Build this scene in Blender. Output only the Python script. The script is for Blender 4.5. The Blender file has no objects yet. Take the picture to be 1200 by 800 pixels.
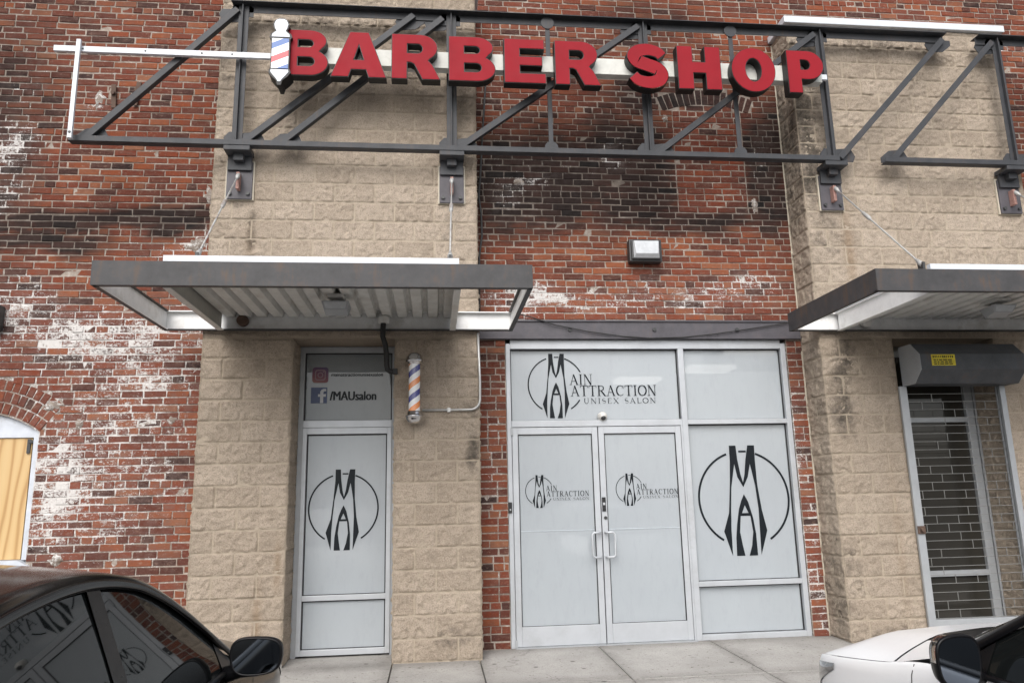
import bpy, bmesh, math, random
from mathutils import Vector, noise as mnoise
random.seed(7)
R = math.radians
PI = math.pi
scn = bpy.context.scene
COL = scn.collection

# ------------------------------------------------------------------ helpers
class MB:
    """collects geometry for one mesh object"""
    def __init__(s):
        s.v = []; s.f = []; s.m = []; s.sm = []; s.a = []
    def add(s, vs, fs, m=0, smooth=False, attr=None):
        b = len(s.v); s.v += [tuple(p) for p in vs]
        for f in fs:
            s.f.append(tuple(i + b for i in f)); s.m.append(m); s.sm.append(smooth)
        s.a += attr if isinstance(attr, list) else [attr or (0, 0, 0, 0)] * len(vs)
    def box(s, x0, x1, y0, y1, z0, z1, m=0):
        vs = [(x, y, z) for z in (z0, z1) for y in (y0, y1) for x in (x0, x1)]
        s.add(vs, [(0, 2, 3, 1), (4, 5, 7, 6), (0, 1, 5, 4), (2, 6, 7, 3), (0, 4, 6, 2), (1, 3, 7, 5)], m)
    def bar(s, p, q, w, d, up=(0, -1, 0), m=0):
        """rectangular bar from p to q, w across, d along 'up' (centred)"""
        p = Vector(p); q = Vector(q); t = (q - p).normalized(); u = Vector(up)
        u = (u - t * u.dot(t)).normalized(); c = t.cross(u)
        vs = []
        for e in (p, q):
            for a, b in ((-1, -1), (1, -1), (1, 1), (-1, 1)):
                vs.append(e + c * (a * w / 2) + u * (b * d / 2))
        s.add(vs, [(3, 2, 1, 0), (4, 5, 6, 7), (0, 1, 5, 4), (1, 2, 6, 5), (2, 3, 7, 6), (3, 0, 4, 7)], m)
    def tube(s, pts, r, n=10, m=0, cap=True):
        pts = [Vector(p) for p in pts]; rs = r if isinstance(r, (list, tuple)) else [r] * len(pts)
        vs = []; fs = []; prev = None
        for i, p in enumerate(pts):
            t = ((pts[min(i + 1, len(pts) - 1)] - pts[max(i - 1, 0)])).normalized()
            if prev is None:
                a = Vector((0, 0, 1)) if abs(t.z) < .9 else Vector((1, 0, 0))
                u = (a - t * a.dot(t)).normalized()
            else:
                u = (prev - t * prev.dot(t)).normalized()
            prev = u; c = t.cross(u)
            for k in range(n):
                an = 2 * PI * k / n
                vs.append(p + (u * math.cos(an) + c * math.sin(an)) * rs[i])
        for i in range(len(pts) - 1):
            for k in range(n):
                k2 = (k + 1) % n
                fs.append((i * n + k, i * n + k2, (i + 1) * n + k2, (i + 1) * n + k))
        s.add(vs, fs, m, True)
        if cap:
            b = len(s.v) - len(vs)
            s.f.append(tuple(b + k for k in reversed(range(n)))); s.m.append(m); s.sm.append(False)
            s.f.append(tuple(b + (len(pts) - 1) * n + k for k in range(n))); s.m.append(m); s.sm.append(False)
    def lathe(s, cx, cy, prof, n=24, m=0, z0=0):
        vs = []; fs = []
        for r, z in prof:
            for k in range(n):
                a = 2 * PI * k / n
                vs.append((cx + r * math.cos(a), cy + r * math.sin(a), z0 + z))
        for i in range(len(prof) - 1):
            for k in range(n):
                k2 = (k + 1) % n
                fs.append((i * n + k, i * n + k2, (i + 1) * n + k2, (i + 1) * n + k))
        s.add(vs, fs, m, True)
    def grid(s, rows, m=0, smooth=True, flip=False, attr=None):
        nr = len(rows); nc = len(rows[0]); vs = [p for r in rows for p in r]; fs = []
        for i in range(nr - 1):
            for j in range(nc - 1):
                f = (i * nc + j, i * nc + j + 1, (i + 1) * nc + j + 1, (i + 1) * nc + j)
                fs.append(f[::-1] if flip else f)
        s.add(vs, fs, m, smooth, attr)
    def prism(s, poly, y0, y1, m=0):
        """polygon in (x,z) extruded from y0 (front) to y1"""
        n = len(poly)
        vs = [(x, y0, z) for x, z in poly] + [(x, y1, z) for x, z in poly]
        fs = [tuple(range(n)), tuple(reversed(range(n, 2 * n)))]
        fs += [(i, i + n, (i + 1) % n + n, (i + 1) % n) for i in range(n)]
        s.add(vs, fs, m)
    def build(s, name, mats, parent=None, bevel=0, attr=False, subsurf=0, solid=0, fixn=False):
        me = bpy.data.meshes.new(name)
        me.from_pydata(s.v, [], s.f)
        me.polygons.foreach_set('material_index', s.m)
        me.polygons.foreach_set('use_smooth', s.sm)
        for mt in (mats if isinstance(mats, (list, tuple)) else [mats]):
            me.materials.append(mt)
        if attr:
            ca = me.attributes.new('region', 'FLOAT_COLOR', 'POINT')
            ca.data.foreach_set('color', [c for t in s.a for c in t])
        me.update()
        if fixn:
            bm = bmesh.new(); bm.from_mesh(me)
            bmesh.ops.remove_doubles(bm, verts=bm.verts, dist=1e-5)
            bmesh.ops.recalc_face_normals(bm, faces=bm.faces); bm.to_mesh(me); bm.free()
        o = bpy.data.objects.new(name, me); COL.objects.link(o)
        if parent: o.parent = parent
        if solid:
            md = o.modifiers.new('s', 'SOLIDIFY'); md.thickness = solid; md.offset = -1
        if bevel:
            md = o.modifiers.new('b', 'BEVEL'); md.width = bevel; md.segments = 2; md.limit_method = 'ANGLE'
        return o

def tag(o, label=None, cat=None, group=None, kind=None):
    if label: o['label'] = label
    if cat: o['category'] = cat
    if group: o['group'] = group
    if kind: o['kind'] = kind
    return o

def thing(name, label, cat, loc=(0, 0, 0), group=None):
    o = bpy.data.objects.new(name, None); COL.objects.link(o); o.empty_display_size = .1
    o.location = loc
    return tag(o, label, cat, group)

def local(o, root):
    """geometry was built in world coordinates: shift it under root's own origin"""
    L = root.location
    for v in o.data.vertices: v.co -= L
    return o

# ------------------------------------------------------------------ materials
class NT:
    def __init__(s, name):
        s.mat = bpy.data.materials.new(name); s.mat.use_nodes = True
        s.t = s.mat.node_tree; s.n = s.t.nodes; s.l = s.t.links
        s.b = s.n['Principled BSDF']
    def new(s, typ, **kw):
        n = s.n.new(typ)
        for k, v in kw.items():
            if k.startswith('i_'):
                key = k[2:].replace('_', ' ')
                n.inputs[int(key) if key.isdigit() else key].default_value = v
            else: setattr(n, k, v)
        return n
    def link(s, a, b): s.l.new(a, b)
    def coord(s, scale=(1, 1, 1), which='Object'):
        tc = s.new('ShaderNodeTexCoord'); mp = s.new('ShaderNodeMapping'); mp.inputs['Scale'].default_value = scale
        s.link(tc.outputs[which], mp.inputs[0]); return mp.outputs[0]
    def noise(s, co, scale, detail=5, rough=.6):
        n = s.new('ShaderNodeTexNoise', i_Scale=scale, i_Detail=detail, i_Roughness=rough); s.link(co, n.inputs['Vector']); return n.outputs[0]
    def ramp(s, fac, stops, interp='LINEAR'):
        r = s.new('ShaderNodeValToRGB'); r.color_ramp.interpolation = interp; e = r.color_ramp.elements
        while len(e) < len(stops): e.new(.5)
        for i, (p, c) in enumerate(stops):
            e[i].position = p; e[i].color = c if len(c) == 4 else (*c, 1)
        s.link(fac, r.inputs[0]); return r.outputs[0]
    def math(s, op, a, b=None, clamp=False):
        n = s.new('ShaderNodeMath', operation=op, use_clamp=clamp)
        for i, x in enumerate((a, b)):
            if x is None: continue
            if isinstance(x, (int, float)): n.inputs[i].default_value = x
            else: s.link(x, n.inputs[i])
        return n.outputs[0]
    def mix(s, fac, a, b, blend='MIX'):
        n = s.new('ShaderNodeMix', data_type='RGBA', blend_type=blend)
        for sock, x in ((n.inputs[0], fac), (n.inputs[6], a), (n.inputs[7], b)):
            if isinstance(x, (int, float)): sock.default_value = x
            elif isinstance(x, tuple): sock.default_value = x if len(x) == 4 else (*x, 1)
            else: s.link(x, sock)
        return n.outputs[2]
    def bump(s, h, strength=.3, dist=.01):
        n = s.new('ShaderNodeBump'); n.inputs['Strength'].default_value = strength; n.inputs['Distance'].default_value = dist
        s.link(h, n.inputs['Height']); s.link(n.outputs[0], s.b.inputs['Normal'])
    def col(s, c):
        if isinstance(c, tuple): s.b.inputs['Base Color'].default_value = (*c, 1)
        else: s.link(c, s.b.inputs['Base Color'])
    def set(s, rough=None, metal=None, spec=None, coat=None):
        if rough is not None:
            if isinstance(rough, (int, float)): s.b.inputs['Roughness'].default_value = rough
            else: s.link(rough, s.b.inputs['Roughness'])
        if metal is not None: s.b.inputs['Metallic'].default_value = metal
        if spec is not None: s.b.inputs['Specular IOR Level'].default_value = spec
        if coat is not None:
            s.b.inputs['Coat Weight'].default_value = coat; s.b.inputs['Coat Roughness'].default_value = .02

def plain(name, c, rough=.5, metal=0, vary=.12, scale=6, bump=0, dirt=None):
    t = NT(name); co = t.coord(which='Object')
    n = t.noise(co, scale, 6, .65)
    k = t.ramp(n, [(.3, tuple(x * (1 - vary) for x in c)), (.7, tuple(min(1, x * (1 + vary)) for x in c))])
    if dirt:
        n2 = t.noise(co, scale * .6, 8, .75)
        k = t.mix(t.ramp(n2, [(.52, (0, 0, 0)), (.72, (1, 1, 1))]), k, dirt)
    t.col(k)
    n3 = t.noise(co, scale * 3, 4)
    t.set(rough=t.math('ADD', t.math('MULTIPLY', n3, .25), rough - .12), metal=metal)
    if bump: t.bump(t.noise(co, scale * 8, 6, .7), bump, .004)
    return t.mat

def region_nodes(t):
    at = t.new('ShaderNodeAttribute', attribute_name='region')
    sp = t.new('ShaderNodeSeparateColor'); t.link(at.outputs['Color'], sp.inputs[0])
    return sp.outputs[0], sp.outputs[1], sp.outputs[2], at.outputs['Alpha']

def make_brick(mortar=False):
    t = NT('mortar' if mortar else 'old_brick'); co = t.coord()
    rnd, paint, soot, warm = region_nodes(t)
    fine = t.noise(co, 55, 6, .7); med = t.noise(co, 14, 6, .65)
    if mortar:
        base = t.ramp(med, [(.3, (.21, .17, .14)), (.5, (.32, .27, .23)), (.72, (.46, .41, .355))])
        big = t.noise(t.coord(scale=(1, 1, 1.4)), 2.2, 8, .75)
        base = t.mix(t.ramp(big, [(.38, (.8, .8, .8)), (.55, (0, 0, 0))]), base, (.155, .125, .105))
        dirt = t.math('MULTIPLY', soot, .55)
    else:
        base = t.ramp(rnd, [(0, (.020, .014, .014)), (.10, (.048, .022, .019)), (.24, (.095, .030, .020)), (.45, (.155, .038, .021)),
                            (.68, (.20, .049, .023)), (.86, (.255, .077, .032)), (1, (.255, .115, .065))])
        big = t.noise(t.coord(scale=(.8, 1, 1.5)), 1.1, 6, .65)
        base = t.mix(t.ramp(big, [(.35, (.6, .6, .6)), (.53, (0, 0, 0))]), base, t.mix(rnd, (.035, .018, .015), (.12, .040, .027)))
        smear = t.noise(t.coord(scale=(.6, 1, 2.0)), 7, 8, .75)
        base = t.mix(t.ramp(smear, [(.50, (0, 0, 0)), (.66, (.55, .55, .55))]), base, t.mix(med, (.22, .135, .105), (.085, .045, .033)))
        base = t.mix(t.math('MULTIPLY', warm, .75), base, t.mix(rnd, (.19, .045, .022), (.33, .095, .035)))
        base = t.mix(t.ramp(med, [(.35, (0, 0, 0)), (.75, (.5, .5, .5))]), base, (.075, .032, .026))
        base = t.mix(t.ramp(fine, [(.55, (0, 0, 0)), (.8, (.35, .35, .35))]), base, (.30, .20, .16))
        ms = t.noise(t.coord(scale=(.7, 1, 1.3)), 26, 9, .8)
        base = t.mix(t.ramp(ms, [(.54, (0, 0, 0)), (.66, (.6, .6, .6))]), base, (.30, .20, .155))
        dirt = t.math('MULTIPLY', soot, 1.08)
    dn = t.noise(co, 5, 8, .7)
    dirt = t.math('MULTIPLY', dirt, t.math('ADD', t.math('MULTIPLY', dn, 1.1), .72), True)
    base = t.mix(dirt, base, t.mix(rnd, (.010, .009, .009), (.042, .022, .018)) if not mortar else (.05, .042, .037))
    # remnants of old whitewash: hard edged flakes
    p1 = t.noise(t.coord(scale=(.75, 1, 1.35)), 12, 10, .8); p2 = t.noise(co, 48, 8, .78)
    pm = t.math('ADD', t.math('MULTIPLY', p1, .55), t.math('MULTIPLY', p2, .45))
    lvl = t.math('SUBTRACT', t.math('ADD', pm, t.math('MULTIPLY', paint, .262)), .662 if not mortar else .595)
    mask = t.math('MULTIPLY', lvl, 22, True)
    haze = t.math('MULTIPLY', t.math('MULTIPLY', paint, .34), t.ramp(med, [(.35, (0, 0, 0)), (.65, (1, 1, 1))]), True)
    base = t.mix(haze, base, (.36, .31, .29))
    base = t.mix(mask, base, t.mix(p2, (.38, .355, .335), (.74, .72, .70)))
    t.col(base); t.set(rough=.9, spec=.12)
    hgt = t.math('ADD', t.math('MULTIPLY', fine, .6), t.math('ADD', t.math('MULTIPLY', med, .7), t.math('MULTIPLY', mask, .35)))
    t.bump(hgt, .75, .008)
    return t.mat

def make_block():
    t = NT('split_face_block'); co = t.coord()
    rnd, stain, rust, joint = region_nodes(t)
    fine = t.noise(co, 90, 6, .75); med = t.noise(co, 9, 6, .6)
    base = t.mix(rnd, (.520, .428, .338), (.63, .525, .422))
    base = t.mix(t.ramp(fine, [(.34, (.9, .9, .9)), (.53, (0, 0, 0))]), base, (.29, .235, .18))
    base = t.mix(t.ramp(fine, [(.58, (0, 0, 0)), (.75, (.5, .5, .5))]), base, (.55, .49, .42))
    base = t.mix(t.ramp(med, [(.45, (0, 0, 0)), (.75, (.4, .4, .4))]), base, (.29, .235, .18))
    sn = t.noise(co, 6, 9, .75)
    sm = t.math('MULTIPLY', t.math('SUBTRACT', t.math('ADD', sn, t.math('MULTIPLY', stain, .5)), .708), 4.0, True)
    base = t.mix(t.math('MULTIPLY', sm, .85), base, (.075, .066, .055))
    base = t.mix(t.math('MULTIPLY', rust, .55), base, (.28, .17, .08))
    base = t.mix(t.math('MULTIPLY', joint, .75), base, (.56, .475, .37))
    t.col(base); t.set(rough=.92, spec=.2)
    t.bump(t.math('ADD', t.math('MULTIPLY', fine, .6), t.noise(co, 26, 9, .82)), 1.0, .032)
    return t.mat

def make_steel(name, c, rust=.5, streak=True):
    t = NT(name); co = t.coord(scale=(1, 1, 1))
    med = t.noise(co, 5, 7, .7); cs = t.coord(scale=(14, 14, 1.2)); st = t.noise(cs, 1.6, 6, .7)
    base = t.ramp(med, [(.3, tuple(x * .75 for x in c)), (.5, c), (.75, tuple(x * 1.3 for x in c))])
    m = t.math('MULTIPLY', t.ramp(t.math('ADD', t.math('MULTIPLY', med, .5), t.math('MULTIPLY', st, .5)), [(.52, (0, 0, 0)), (.66, (1, 1, 1))]), rust)
    base = t.mix(m, base, t.mix(st, (.07, .043, .028), (.13, .078, .045)))
    t.col(base); t.set(rough=.52, metal=.0, spec=.3)
    t.bump(t.noise(co, 60, 4), .12, .003)
    return t.mat

def make_film(name='filmed_glass', c0=(.425, .46, .49), c1=(.48, .52, .55)):
    """glass backed with translucent white privacy film; a little of the room's lamps shows through"""
    t = NT(name); co = t.coord()
    n = t.noise(t.coord(scale=(1.6, 1, .6)), 1.3, 6, .6); n2 = t.noise(t.coord(scale=(1.2, 1, .35)), 14, 8, .75)
    base = t.mix(n, c0, c1)
    base = t.mix(t.ramp(n2, [(.5, (0, 0, 0)), (.75, (.4, .4, .4))]), base, tuple(x * .85 for x in c0))
    t.col(base); t.set(rough=.5, spec=.5, coat=1.0)
    t.b.inputs['Coat IOR'].default_value = 1.5
    wv = t.noise(co, 1.6, 2)
    bp = t.new('ShaderNodeBump'); bp.inputs['Strength'].default_value = .05; bp.inputs['Distance'].default_value = .03
    t.link(wv, bp.inputs['Height']); t.link(bp.outputs[0], t.b.inputs['Coat Normal'])
    tr = t.new('ShaderNodeBsdfTransparent'); mx = t.new('ShaderNodeMixShader'); mx.inputs[0].default_value = .30
    t.link(t.b.outputs[0], mx.inputs[1]); t.link(tr.outputs[0], mx.inputs[2])
    t.link(mx.outputs[0], t.n['Material Output'].inputs['Surface'])
    return t.mat

def make_concrete():
    t = NT('sidewalk_concrete'); co = t.coord()
    a = t.noise(co, 1.3, 8, .7); b = t.noise(co, 70, 6, .75); c = t.noise(co, 11, 6, .7)
    base = t.ramp(a, [(.3, (.31, .298, .28)), (.7, (.46, .443, .418))])
    base = t.mix(t.ramp(b, [(.4, (.4, .4, .4)), (.55, (0, 0, 0))]), base, (.2, .19, .18))
    base = t.mix(t.ramp(c, [(.6, (0, 0, 0)), (.78, (.6, .6, .6))]), base, (.19, .175, .16))
    sk = t.noise(co, 26, 4, .6)
    base = t.mix(t.ramp(sk, [(.64, (0, 0, 0)), (.69, (.85, .85, .85))]), base, (.10, .085, .07))
    cr = t.new('ShaderNodeTexVoronoi', feature='DISTANCE_TO_EDGE', i_Scale=.55); wv = t.new('ShaderNodeVectorMath', operation='ADD'); t.link(co, wv.inputs[0])
    cn = t.new('ShaderNodeTexNoise', i_Scale=3.0, i_Detail=6); t.link(co, cn.inputs['Vector']); cs = t.new('ShaderNodeVectorMath', operation='SCALE'); cs.inputs['Scale'].default_value = .35
    t.link(cn.outputs['Color'], cs.inputs[0]); t.link(cs.outputs[0], wv.inputs[1]); t.link(wv.outputs[0], cr.inputs['Vector'])
    base = t.mix(t.ramp(cr.outputs['Distance'], [(.0, (.55, .55, .55)), (.004, (0, 0, 0))]), base, (.14, .13, .12))
    v = t.new('ShaderNodeTexVoronoi', i_Scale=3.4); t.link(co, v.inputs['Vector'])
    base = t.mix(t.ramp(v.outputs['Distance'], [(.05, (.8, .8, .8)), (.10, (0, 0, 0))]), base, (.09, .083, .075))
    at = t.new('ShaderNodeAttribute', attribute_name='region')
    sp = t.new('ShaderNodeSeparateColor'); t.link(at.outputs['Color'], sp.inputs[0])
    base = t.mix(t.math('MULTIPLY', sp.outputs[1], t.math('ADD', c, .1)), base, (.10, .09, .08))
    t.col(base); t.set(rough=.85, spec=.3); t.bump(b, .3, .004)
    return t.mat

def make_asphalt():
    t = NT('asphalt'); co = t.coord()
    a = t.noise(co, .7, 6, .7); b = t.noise(co, 90, 5, .8)
    base = t.mix(a, (.04, .04, .041), (.075, .073, .07))
    base = t.mix(t.ramp(b, [(.5, (0, 0, 0)), (.7, (.6, .6, .6))]), base, (.15, .145, .14))
    t.col(base); t.set(rough=.9); t.bump(b, .5, .006)
    return t.mat

def make_plywood():
    t = NT('plywood'); co = t.coord(scale=(2.6, 1, .42))
    w = t.new('ShaderNodeTexWave', wave_type='RINGS', rings_direction='Y'); w.inputs['Scale'].default_value = 1.0
    w.inputs['Distortion'].default_value = 16; w.inputs['Detail'].default_value = 3; w.inputs['Detail Scale'].default_value = .8
    t.link(co, w.inputs['Vector'])
    n = t.noise(t.coord(scale=(30, 1, 1.5)), 3, 5)
    base = t.ramp(w.outputs['Fac'], [(0, (.53, .37, .18)), (.6, (.50, .335, .15)), (.85, (.43, .265, .105)), (1, (.34, .19, .07))])
    base = t.mix(t.math('MULTIPLY', n, .3), base, (.62, .42, .2))
    kn = t.new('ShaderNodeTexVoronoi', i_Scale=1.7); t.link(t.coord(scale=(1, 1, .8)), kn.inputs['Vector'])
    base = t.mix(t.ramp(kn.outputs['Distance'], [(.03, (.9, .9, .9)), (.075, (0, 0, 0))]), base, (.10, .045, .02))
    t.col(base); t.set(rough=.6)
    return t.mat

def make_barber(name, orange):
    """helical stripes"""
    t = NT(name); tc = t.new('ShaderNodeTexCoord'); sp = t.new('ShaderNodeSeparateXYZ'); t.link(tc.outputs['Object'], sp.inputs[0])
    if orange:
        an = t.math('DIVIDE', t.math('ARCTAN2', sp.outputs[1], sp.outputs[0]), 2 * PI)
        ph = t.math('FRACT', t.math('SUBTRACT', t.math('MULTIPLY', sp.outputs[2], 4.1), an))
        c = t.ramp(ph, [(0, (.80, .80, .80)), (.25, (.055, .06, .24)), (.5, (.80, .80, .80)), (.75, (.80, .28, .09))], 'CONSTANT')
        t.set(rough=.18, coat=.5)
    else:
        ph = t.math('FRACT', t.math('SUBTRACT', t.math('MULTIPLY', sp.outputs[2], 3.3), t.math('MULTIPLY', sp.outputs[0], 1.55)))
        c = t.ramp(ph, [(0, (.80, .82, .84)), (.28, (.04, .12, .36)), (.5, (.80, .82, .84)), (.78, (.55, .045, .06))], 'CONSTANT')
        t.set(rough=.35)
    t.col(c); return t.mat

def glossy(name, c, rough, metal=0, coat=0):
    t = NT(name); co = t.coord(); n = t.noise(co, 5, 4)
    t.col(t.mix(n, tuple(x * .92 for x in c), tuple(min(1, x * 1.06) for x in c)))
    n2 = t.noise(co, 40, 5, .7)
    t.set(rough=t.math('ADD', t.math('MULTIPLY', n2, rough * .6), rough * .7), metal=metal, coat=coat)
    return t.mat

M = {}
M['brick'] = make_brick(); M['mortar'] = make_brick(True); M['block'] = make_block()
M['steel'] = make_steel('grey_steel', (.05, .05, .054), .30)
M['steel_brown'] = make_steel('weathered_steel', (.057, .056, .058), .7)
M['truss'] = make_steel('truss_steel', (.045, .047, .052), .35)
M['lintel'] = make_steel('lintel_steel', (.085, .08, .09), .2)
M['white_metal'] = plain('white_painted_metal', (.78, .78, .77), .5, dirt=(.58, .56, .52), scale=5)
M['trim'] = plain('white_coping_metal', (.60, .63, .67), .4, vary=.05)
M['joist'] = plain('shaded_joist_paint', (.42, .41, .375), .55, dirt=(.30, .27, .23), scale=5)  # shade between the joists is put into this base colour
M['deck'] = plain('galvanised_deck', (.60, .60, .58), .5, metal=.0, dirt=(.45, .42, .38))
M['alu'] = plain('aluminium_frame', (.45, .47, .495), .42, metal=.25, vary=.08, scale=3, dirt=(.38, .39, .40))
M['alu_dark'] = plain('grey_frame', (.34, .355, .37), .45, metal=.2, vary=.08)
M['film'] = make_film()
M['film_shaded'] = make_film('shaded_filmed_glass', (.215, .235, .245), (.26, .285, .295))  # the same film with canopy shade and lack of backlight mixed into its colour
M['gasket'] = plain('black_gasket', (.012, .012, .013), .6)
M['decal'] = plain('black_vinyl', (.010, .013, .016), .35, vary=.2)
M['decal'].node_tree.nodes['Principled BSDF'].inputs['Specular IOR Level'].default_value = .15
M['concrete'] = make_concrete(); M['asphalt'] = make_asphalt()
M['kerb'] = plain('kerb_concrete', (.33, .32, .30), .85, bump=.3, scale=10)
M['ply'] = make_plywood()
M['frame_white'] = plain('pale_window_frame', (.50, .53, .58), .5, dirt=(.36, .36, .37))
M['pole_stripe'] = make_barber('pole_stripes', True); M['emblem_stripe'] = make_barber('emblem_stripes', False)
M['chrome'] = glossy('chrome', (.62, .62, .63), .10, 1.0)
M['galv'] = plain('galvanised_steel', (.50, .50, .49), .4, metal=.6, scale=20)
M['rod'] = plain('dull_rod', (.40, .40, .39), .55, metal=.3, scale=9, dirt=(.17, .09, .055))
M['primer'] = plain('pink_primer', (.34, .19, .16), .7, scale=20, dirt=(.13, .07, .05))
M['red'] = plain('red_acrylic', (.26, .010, .018), .6, vary=.08, scale=3)
M['red'].node_tree.nodes['Principled BSDF'].inputs['Specular IOR Level'].default_value = .15
M['black_return'] = plain('black_letter_return', (.006, .0055, .0055), .5)
M['raceway'] = plain('cream_raceway', (.56, .56, .52), .5, dirt=(.40, .39, .35))
M['rubber'] = plain('black_rubber', (.015, .015, .015), .6)
M['bronze'] = plain('dark_fixture', (.035, .036, .037), .45)
M['lens'] = plain('frosted_lens', (.50, .52, .54), .25, vary=.1, scale=9)
M['rusty'] = plain('rust', (.10, .062, .045), .85, dirt=(.05, .035, .03), scale=18, bump=.5)
M['sealant'] = plain('beige_sealant', (.50, .45, .36), .7)
M['grille_wire'] = plain('grille_wire', (.24, .24, .23), .5, metal=.3, scale=20)
M['plastic'] = plain('ivory_plastic', (.60, .59, .56), .35)
M['galv_box'] = make_steel('shutter_box_steel', (.062, .067, .075), .5)
M['yellow'] = plain('yellow_label', (.55, .45, .02), .5, vary=.2, scale=30)
M['dark_glass'] = glossy('dark_glass', (.030, .028, .024), .03)
M['dark_room'] = plain('interior_wall', (.30, .28, .25), .9)
M['blue'] = plain('blue_vinyl', (.028, .048, .125), .4)
M['magenta'] = None
M['seam'] = plain('film_overlap', (.51, .555, .60), .45)
M['white_vinyl'] = plain('white_vinyl', (.42, .43, .45), .4)

def make_ig():
    t = NT('gradient_vinyl'); tc = t.new('ShaderNodeTexCoord'); sp = t.new('ShaderNodeSeparateXYZ'); t.link(tc.outputs['Generated'], sp.inputs[0])
    v = t.math('ADD', t.math('MULTIPLY', sp.outputs[2], .75), t.math('MULTIPLY', sp.outputs[0], .25))
    t.col(t.ramp(v, [(0, (.22, .085, .06)), (.35, (.16, .035, .055)), (.7, (.09, .022, .075)), (1, (.035, .025, .085))])); t.set(rough=.4)
    return t.mat
M['magenta'] = make_ig()
tl = NT('lamp_panel'); tl.b.inputs['Emission Color'].default_value = (1, .97, .92, 1); tl.b.inputs['Emission Strength'].default_value = 1.0; M['lamp'] = tl.mat

# ------------------------------------------------------------------ setting: ground
g = MB(); g.grid([[(-60, y, -.154), (60, y, -.154)] for y in (-80, 80)], smooth=False, flip=False)
tag(g.build('ground', M['asphalt']), kind='structure')
g = MB(); g.grid([[(-40, y, -.15), (40, y, -.15)] for y in (-24, -2.98)], smooth=False)
tag(g.build('parking_lot', M['asphalt']), kind='structure')
k = MB()
for i in range(-13, 14): k.box(i * 3 + .004, i * 3 + 2.996, -2.98, -2.82, -.3, -.012)
tag(k.build('kerb', M['kerb'], bevel=.015), kind='structure')
sw = MB()
xs = [-12, -10.4, -8.8, -7.2, -5.6, -4.0, -2.25, -.381, .43, 1.637, 2.80, 4.1, 5.3, 6.76, 8.2, 9.7, 11.2, 13]
ys = [-2.815, -1.35, .45]
for i in range(len(xs) - 1):
    for j in range(2):
        x0, x1, y0, y1 = xs[i] + .006, xs[i + 1] - .006, ys[j] + .006, ys[j + 1] - .006
        tilt = random.uniform(-.004, .004); nx = 10; ny = 8; rows = []; at = []
        for b in range(ny + 1):
            r = []
            for a in range(nx + 1):
                x = x0 + (x1 - x0) * a / nx; y = y0 + (y1 - y0) * b / ny
                r.append((x, y, tilt * (a / nx - .5) + .012 * y + .003 * mnoise.noise(Vector((x, y, 3)))))
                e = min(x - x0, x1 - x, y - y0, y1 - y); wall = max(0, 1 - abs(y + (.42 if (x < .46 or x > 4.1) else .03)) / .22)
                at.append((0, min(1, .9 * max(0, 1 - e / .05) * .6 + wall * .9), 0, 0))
            rows.append(r)
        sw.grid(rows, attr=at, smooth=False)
        for (p, q) in (((x0, y0), (x1, y0)), ((x1, y0), (x1, y1)), ((x0, y1), (x0, y0))):
            sw.add([(p[0], p[1], .012 * p[1] + .003), (p[0], p[1], -.10), (q[0], q[1], -.10), (q[0], q[1], .012 * q[1] + .003)], [(0, 1, 2, 3)])
sw.grid([[(-12, y, -.048), (13, y, -.048)] for y in (-2.815, .45)], smooth=False, attr=[(0, 1, 0, 0)] * 4)
tag(sw.build('sidewalk', M['concrete'], attr=True), kind='structure')

# ------------------------------------------------------------------ brick building
bld = thing('brick_building', 'old red brick commercial building with tan block pilasters and whitewash remnants', 'building')
X0, X1, ZT = -8.5, 10.5, 8.6
PL = (-2.25, .455); PR = (4.10, 6.76)        # pilasters
SF = (.765, 3.915)                            # storefront opening
WIN = (-5.03, -3.87)                          # boarded window opening
WZ0, WSP, WRISE = .94, 2.20, .20
WCX = (WIN[0] + WIN[1]) / 2; WH = (WIN[1] - WIN[0]) / 2
WR = (WH * WH + WRISE * WRISE) / (2 * WRISE); WCZ = WSP + WRISE - WR
ICX, IH, ISP, IR_ = 3.20, .52, 5.86, .10      # bricked-up arch
IR = (IH * IH + IR_ * IR_) / (2 * IR_); ICZ = ISP + IR_ - IR

def gz(x, z, cx, cz, sx, sz, p=2):
    d = (abs((x - cx) / sx)) ** p + (abs((z - cz) / sz)) ** p
    return math.exp(-d)
PAINT = [(-3.3, 3.15, 1.3, .40, .84), (-4.3, 3.35, .7, .45, .74), (-2.9, 2.75, .75, .40, .72), (-3.2, 2.0, 1.1, 1.6, .60), (2.2, 3.58, 1.4, .22, .5), (-3.65, 1.55, .36, .8, .95), (-3.1, 1.5, .28, .7, .6), (-3.25, 2.3, .35, .45, .55),
         (-2.55, 1.9, .32, .8, .42), (-2.6, 4.05, .5, .22, .75), (-2.45, 3.85, .3, .2, .7), (-4.45, 5.2, .33, .35, .75), (-4.5, 4.7, .3, .2, .7), (-4.4, 5.9, .2, .3, .4), (1.15, 3.60, .62, .17, .98),
         (.85, 3.5, .4, .2, .8), (2.9, 3.6, .55, .22, .72), (3.5, 3.75, .5, .2, .6), (2.0, 5.30, .17, .15, 1.0), (.98, 4.9, .35, .12, .55), (.8, 4.78, .2, .22, .5),
         (4.0, 1.2, .14, 1.7, .68), (4.0, .3, .14, .5, .75), (.62, 2.0, .16, 1.3, .42), (6.0, 6.95, .7, .16, .7), (7.3, 6.9, .6, .2, .4),
         (-3.0, .95, .6, .25, .4), (-6.5, 3.0, .9, .7, .7), (-7.2, 1.5, .6, 1, .6), (8.4, 3, .8, 1.2, .45), (3.9, 5.4, .12, .5, .35), (-3.65, 5.75, .12, .12, .8), (-3.25, 5.9, .1, .1, .5)]
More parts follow.
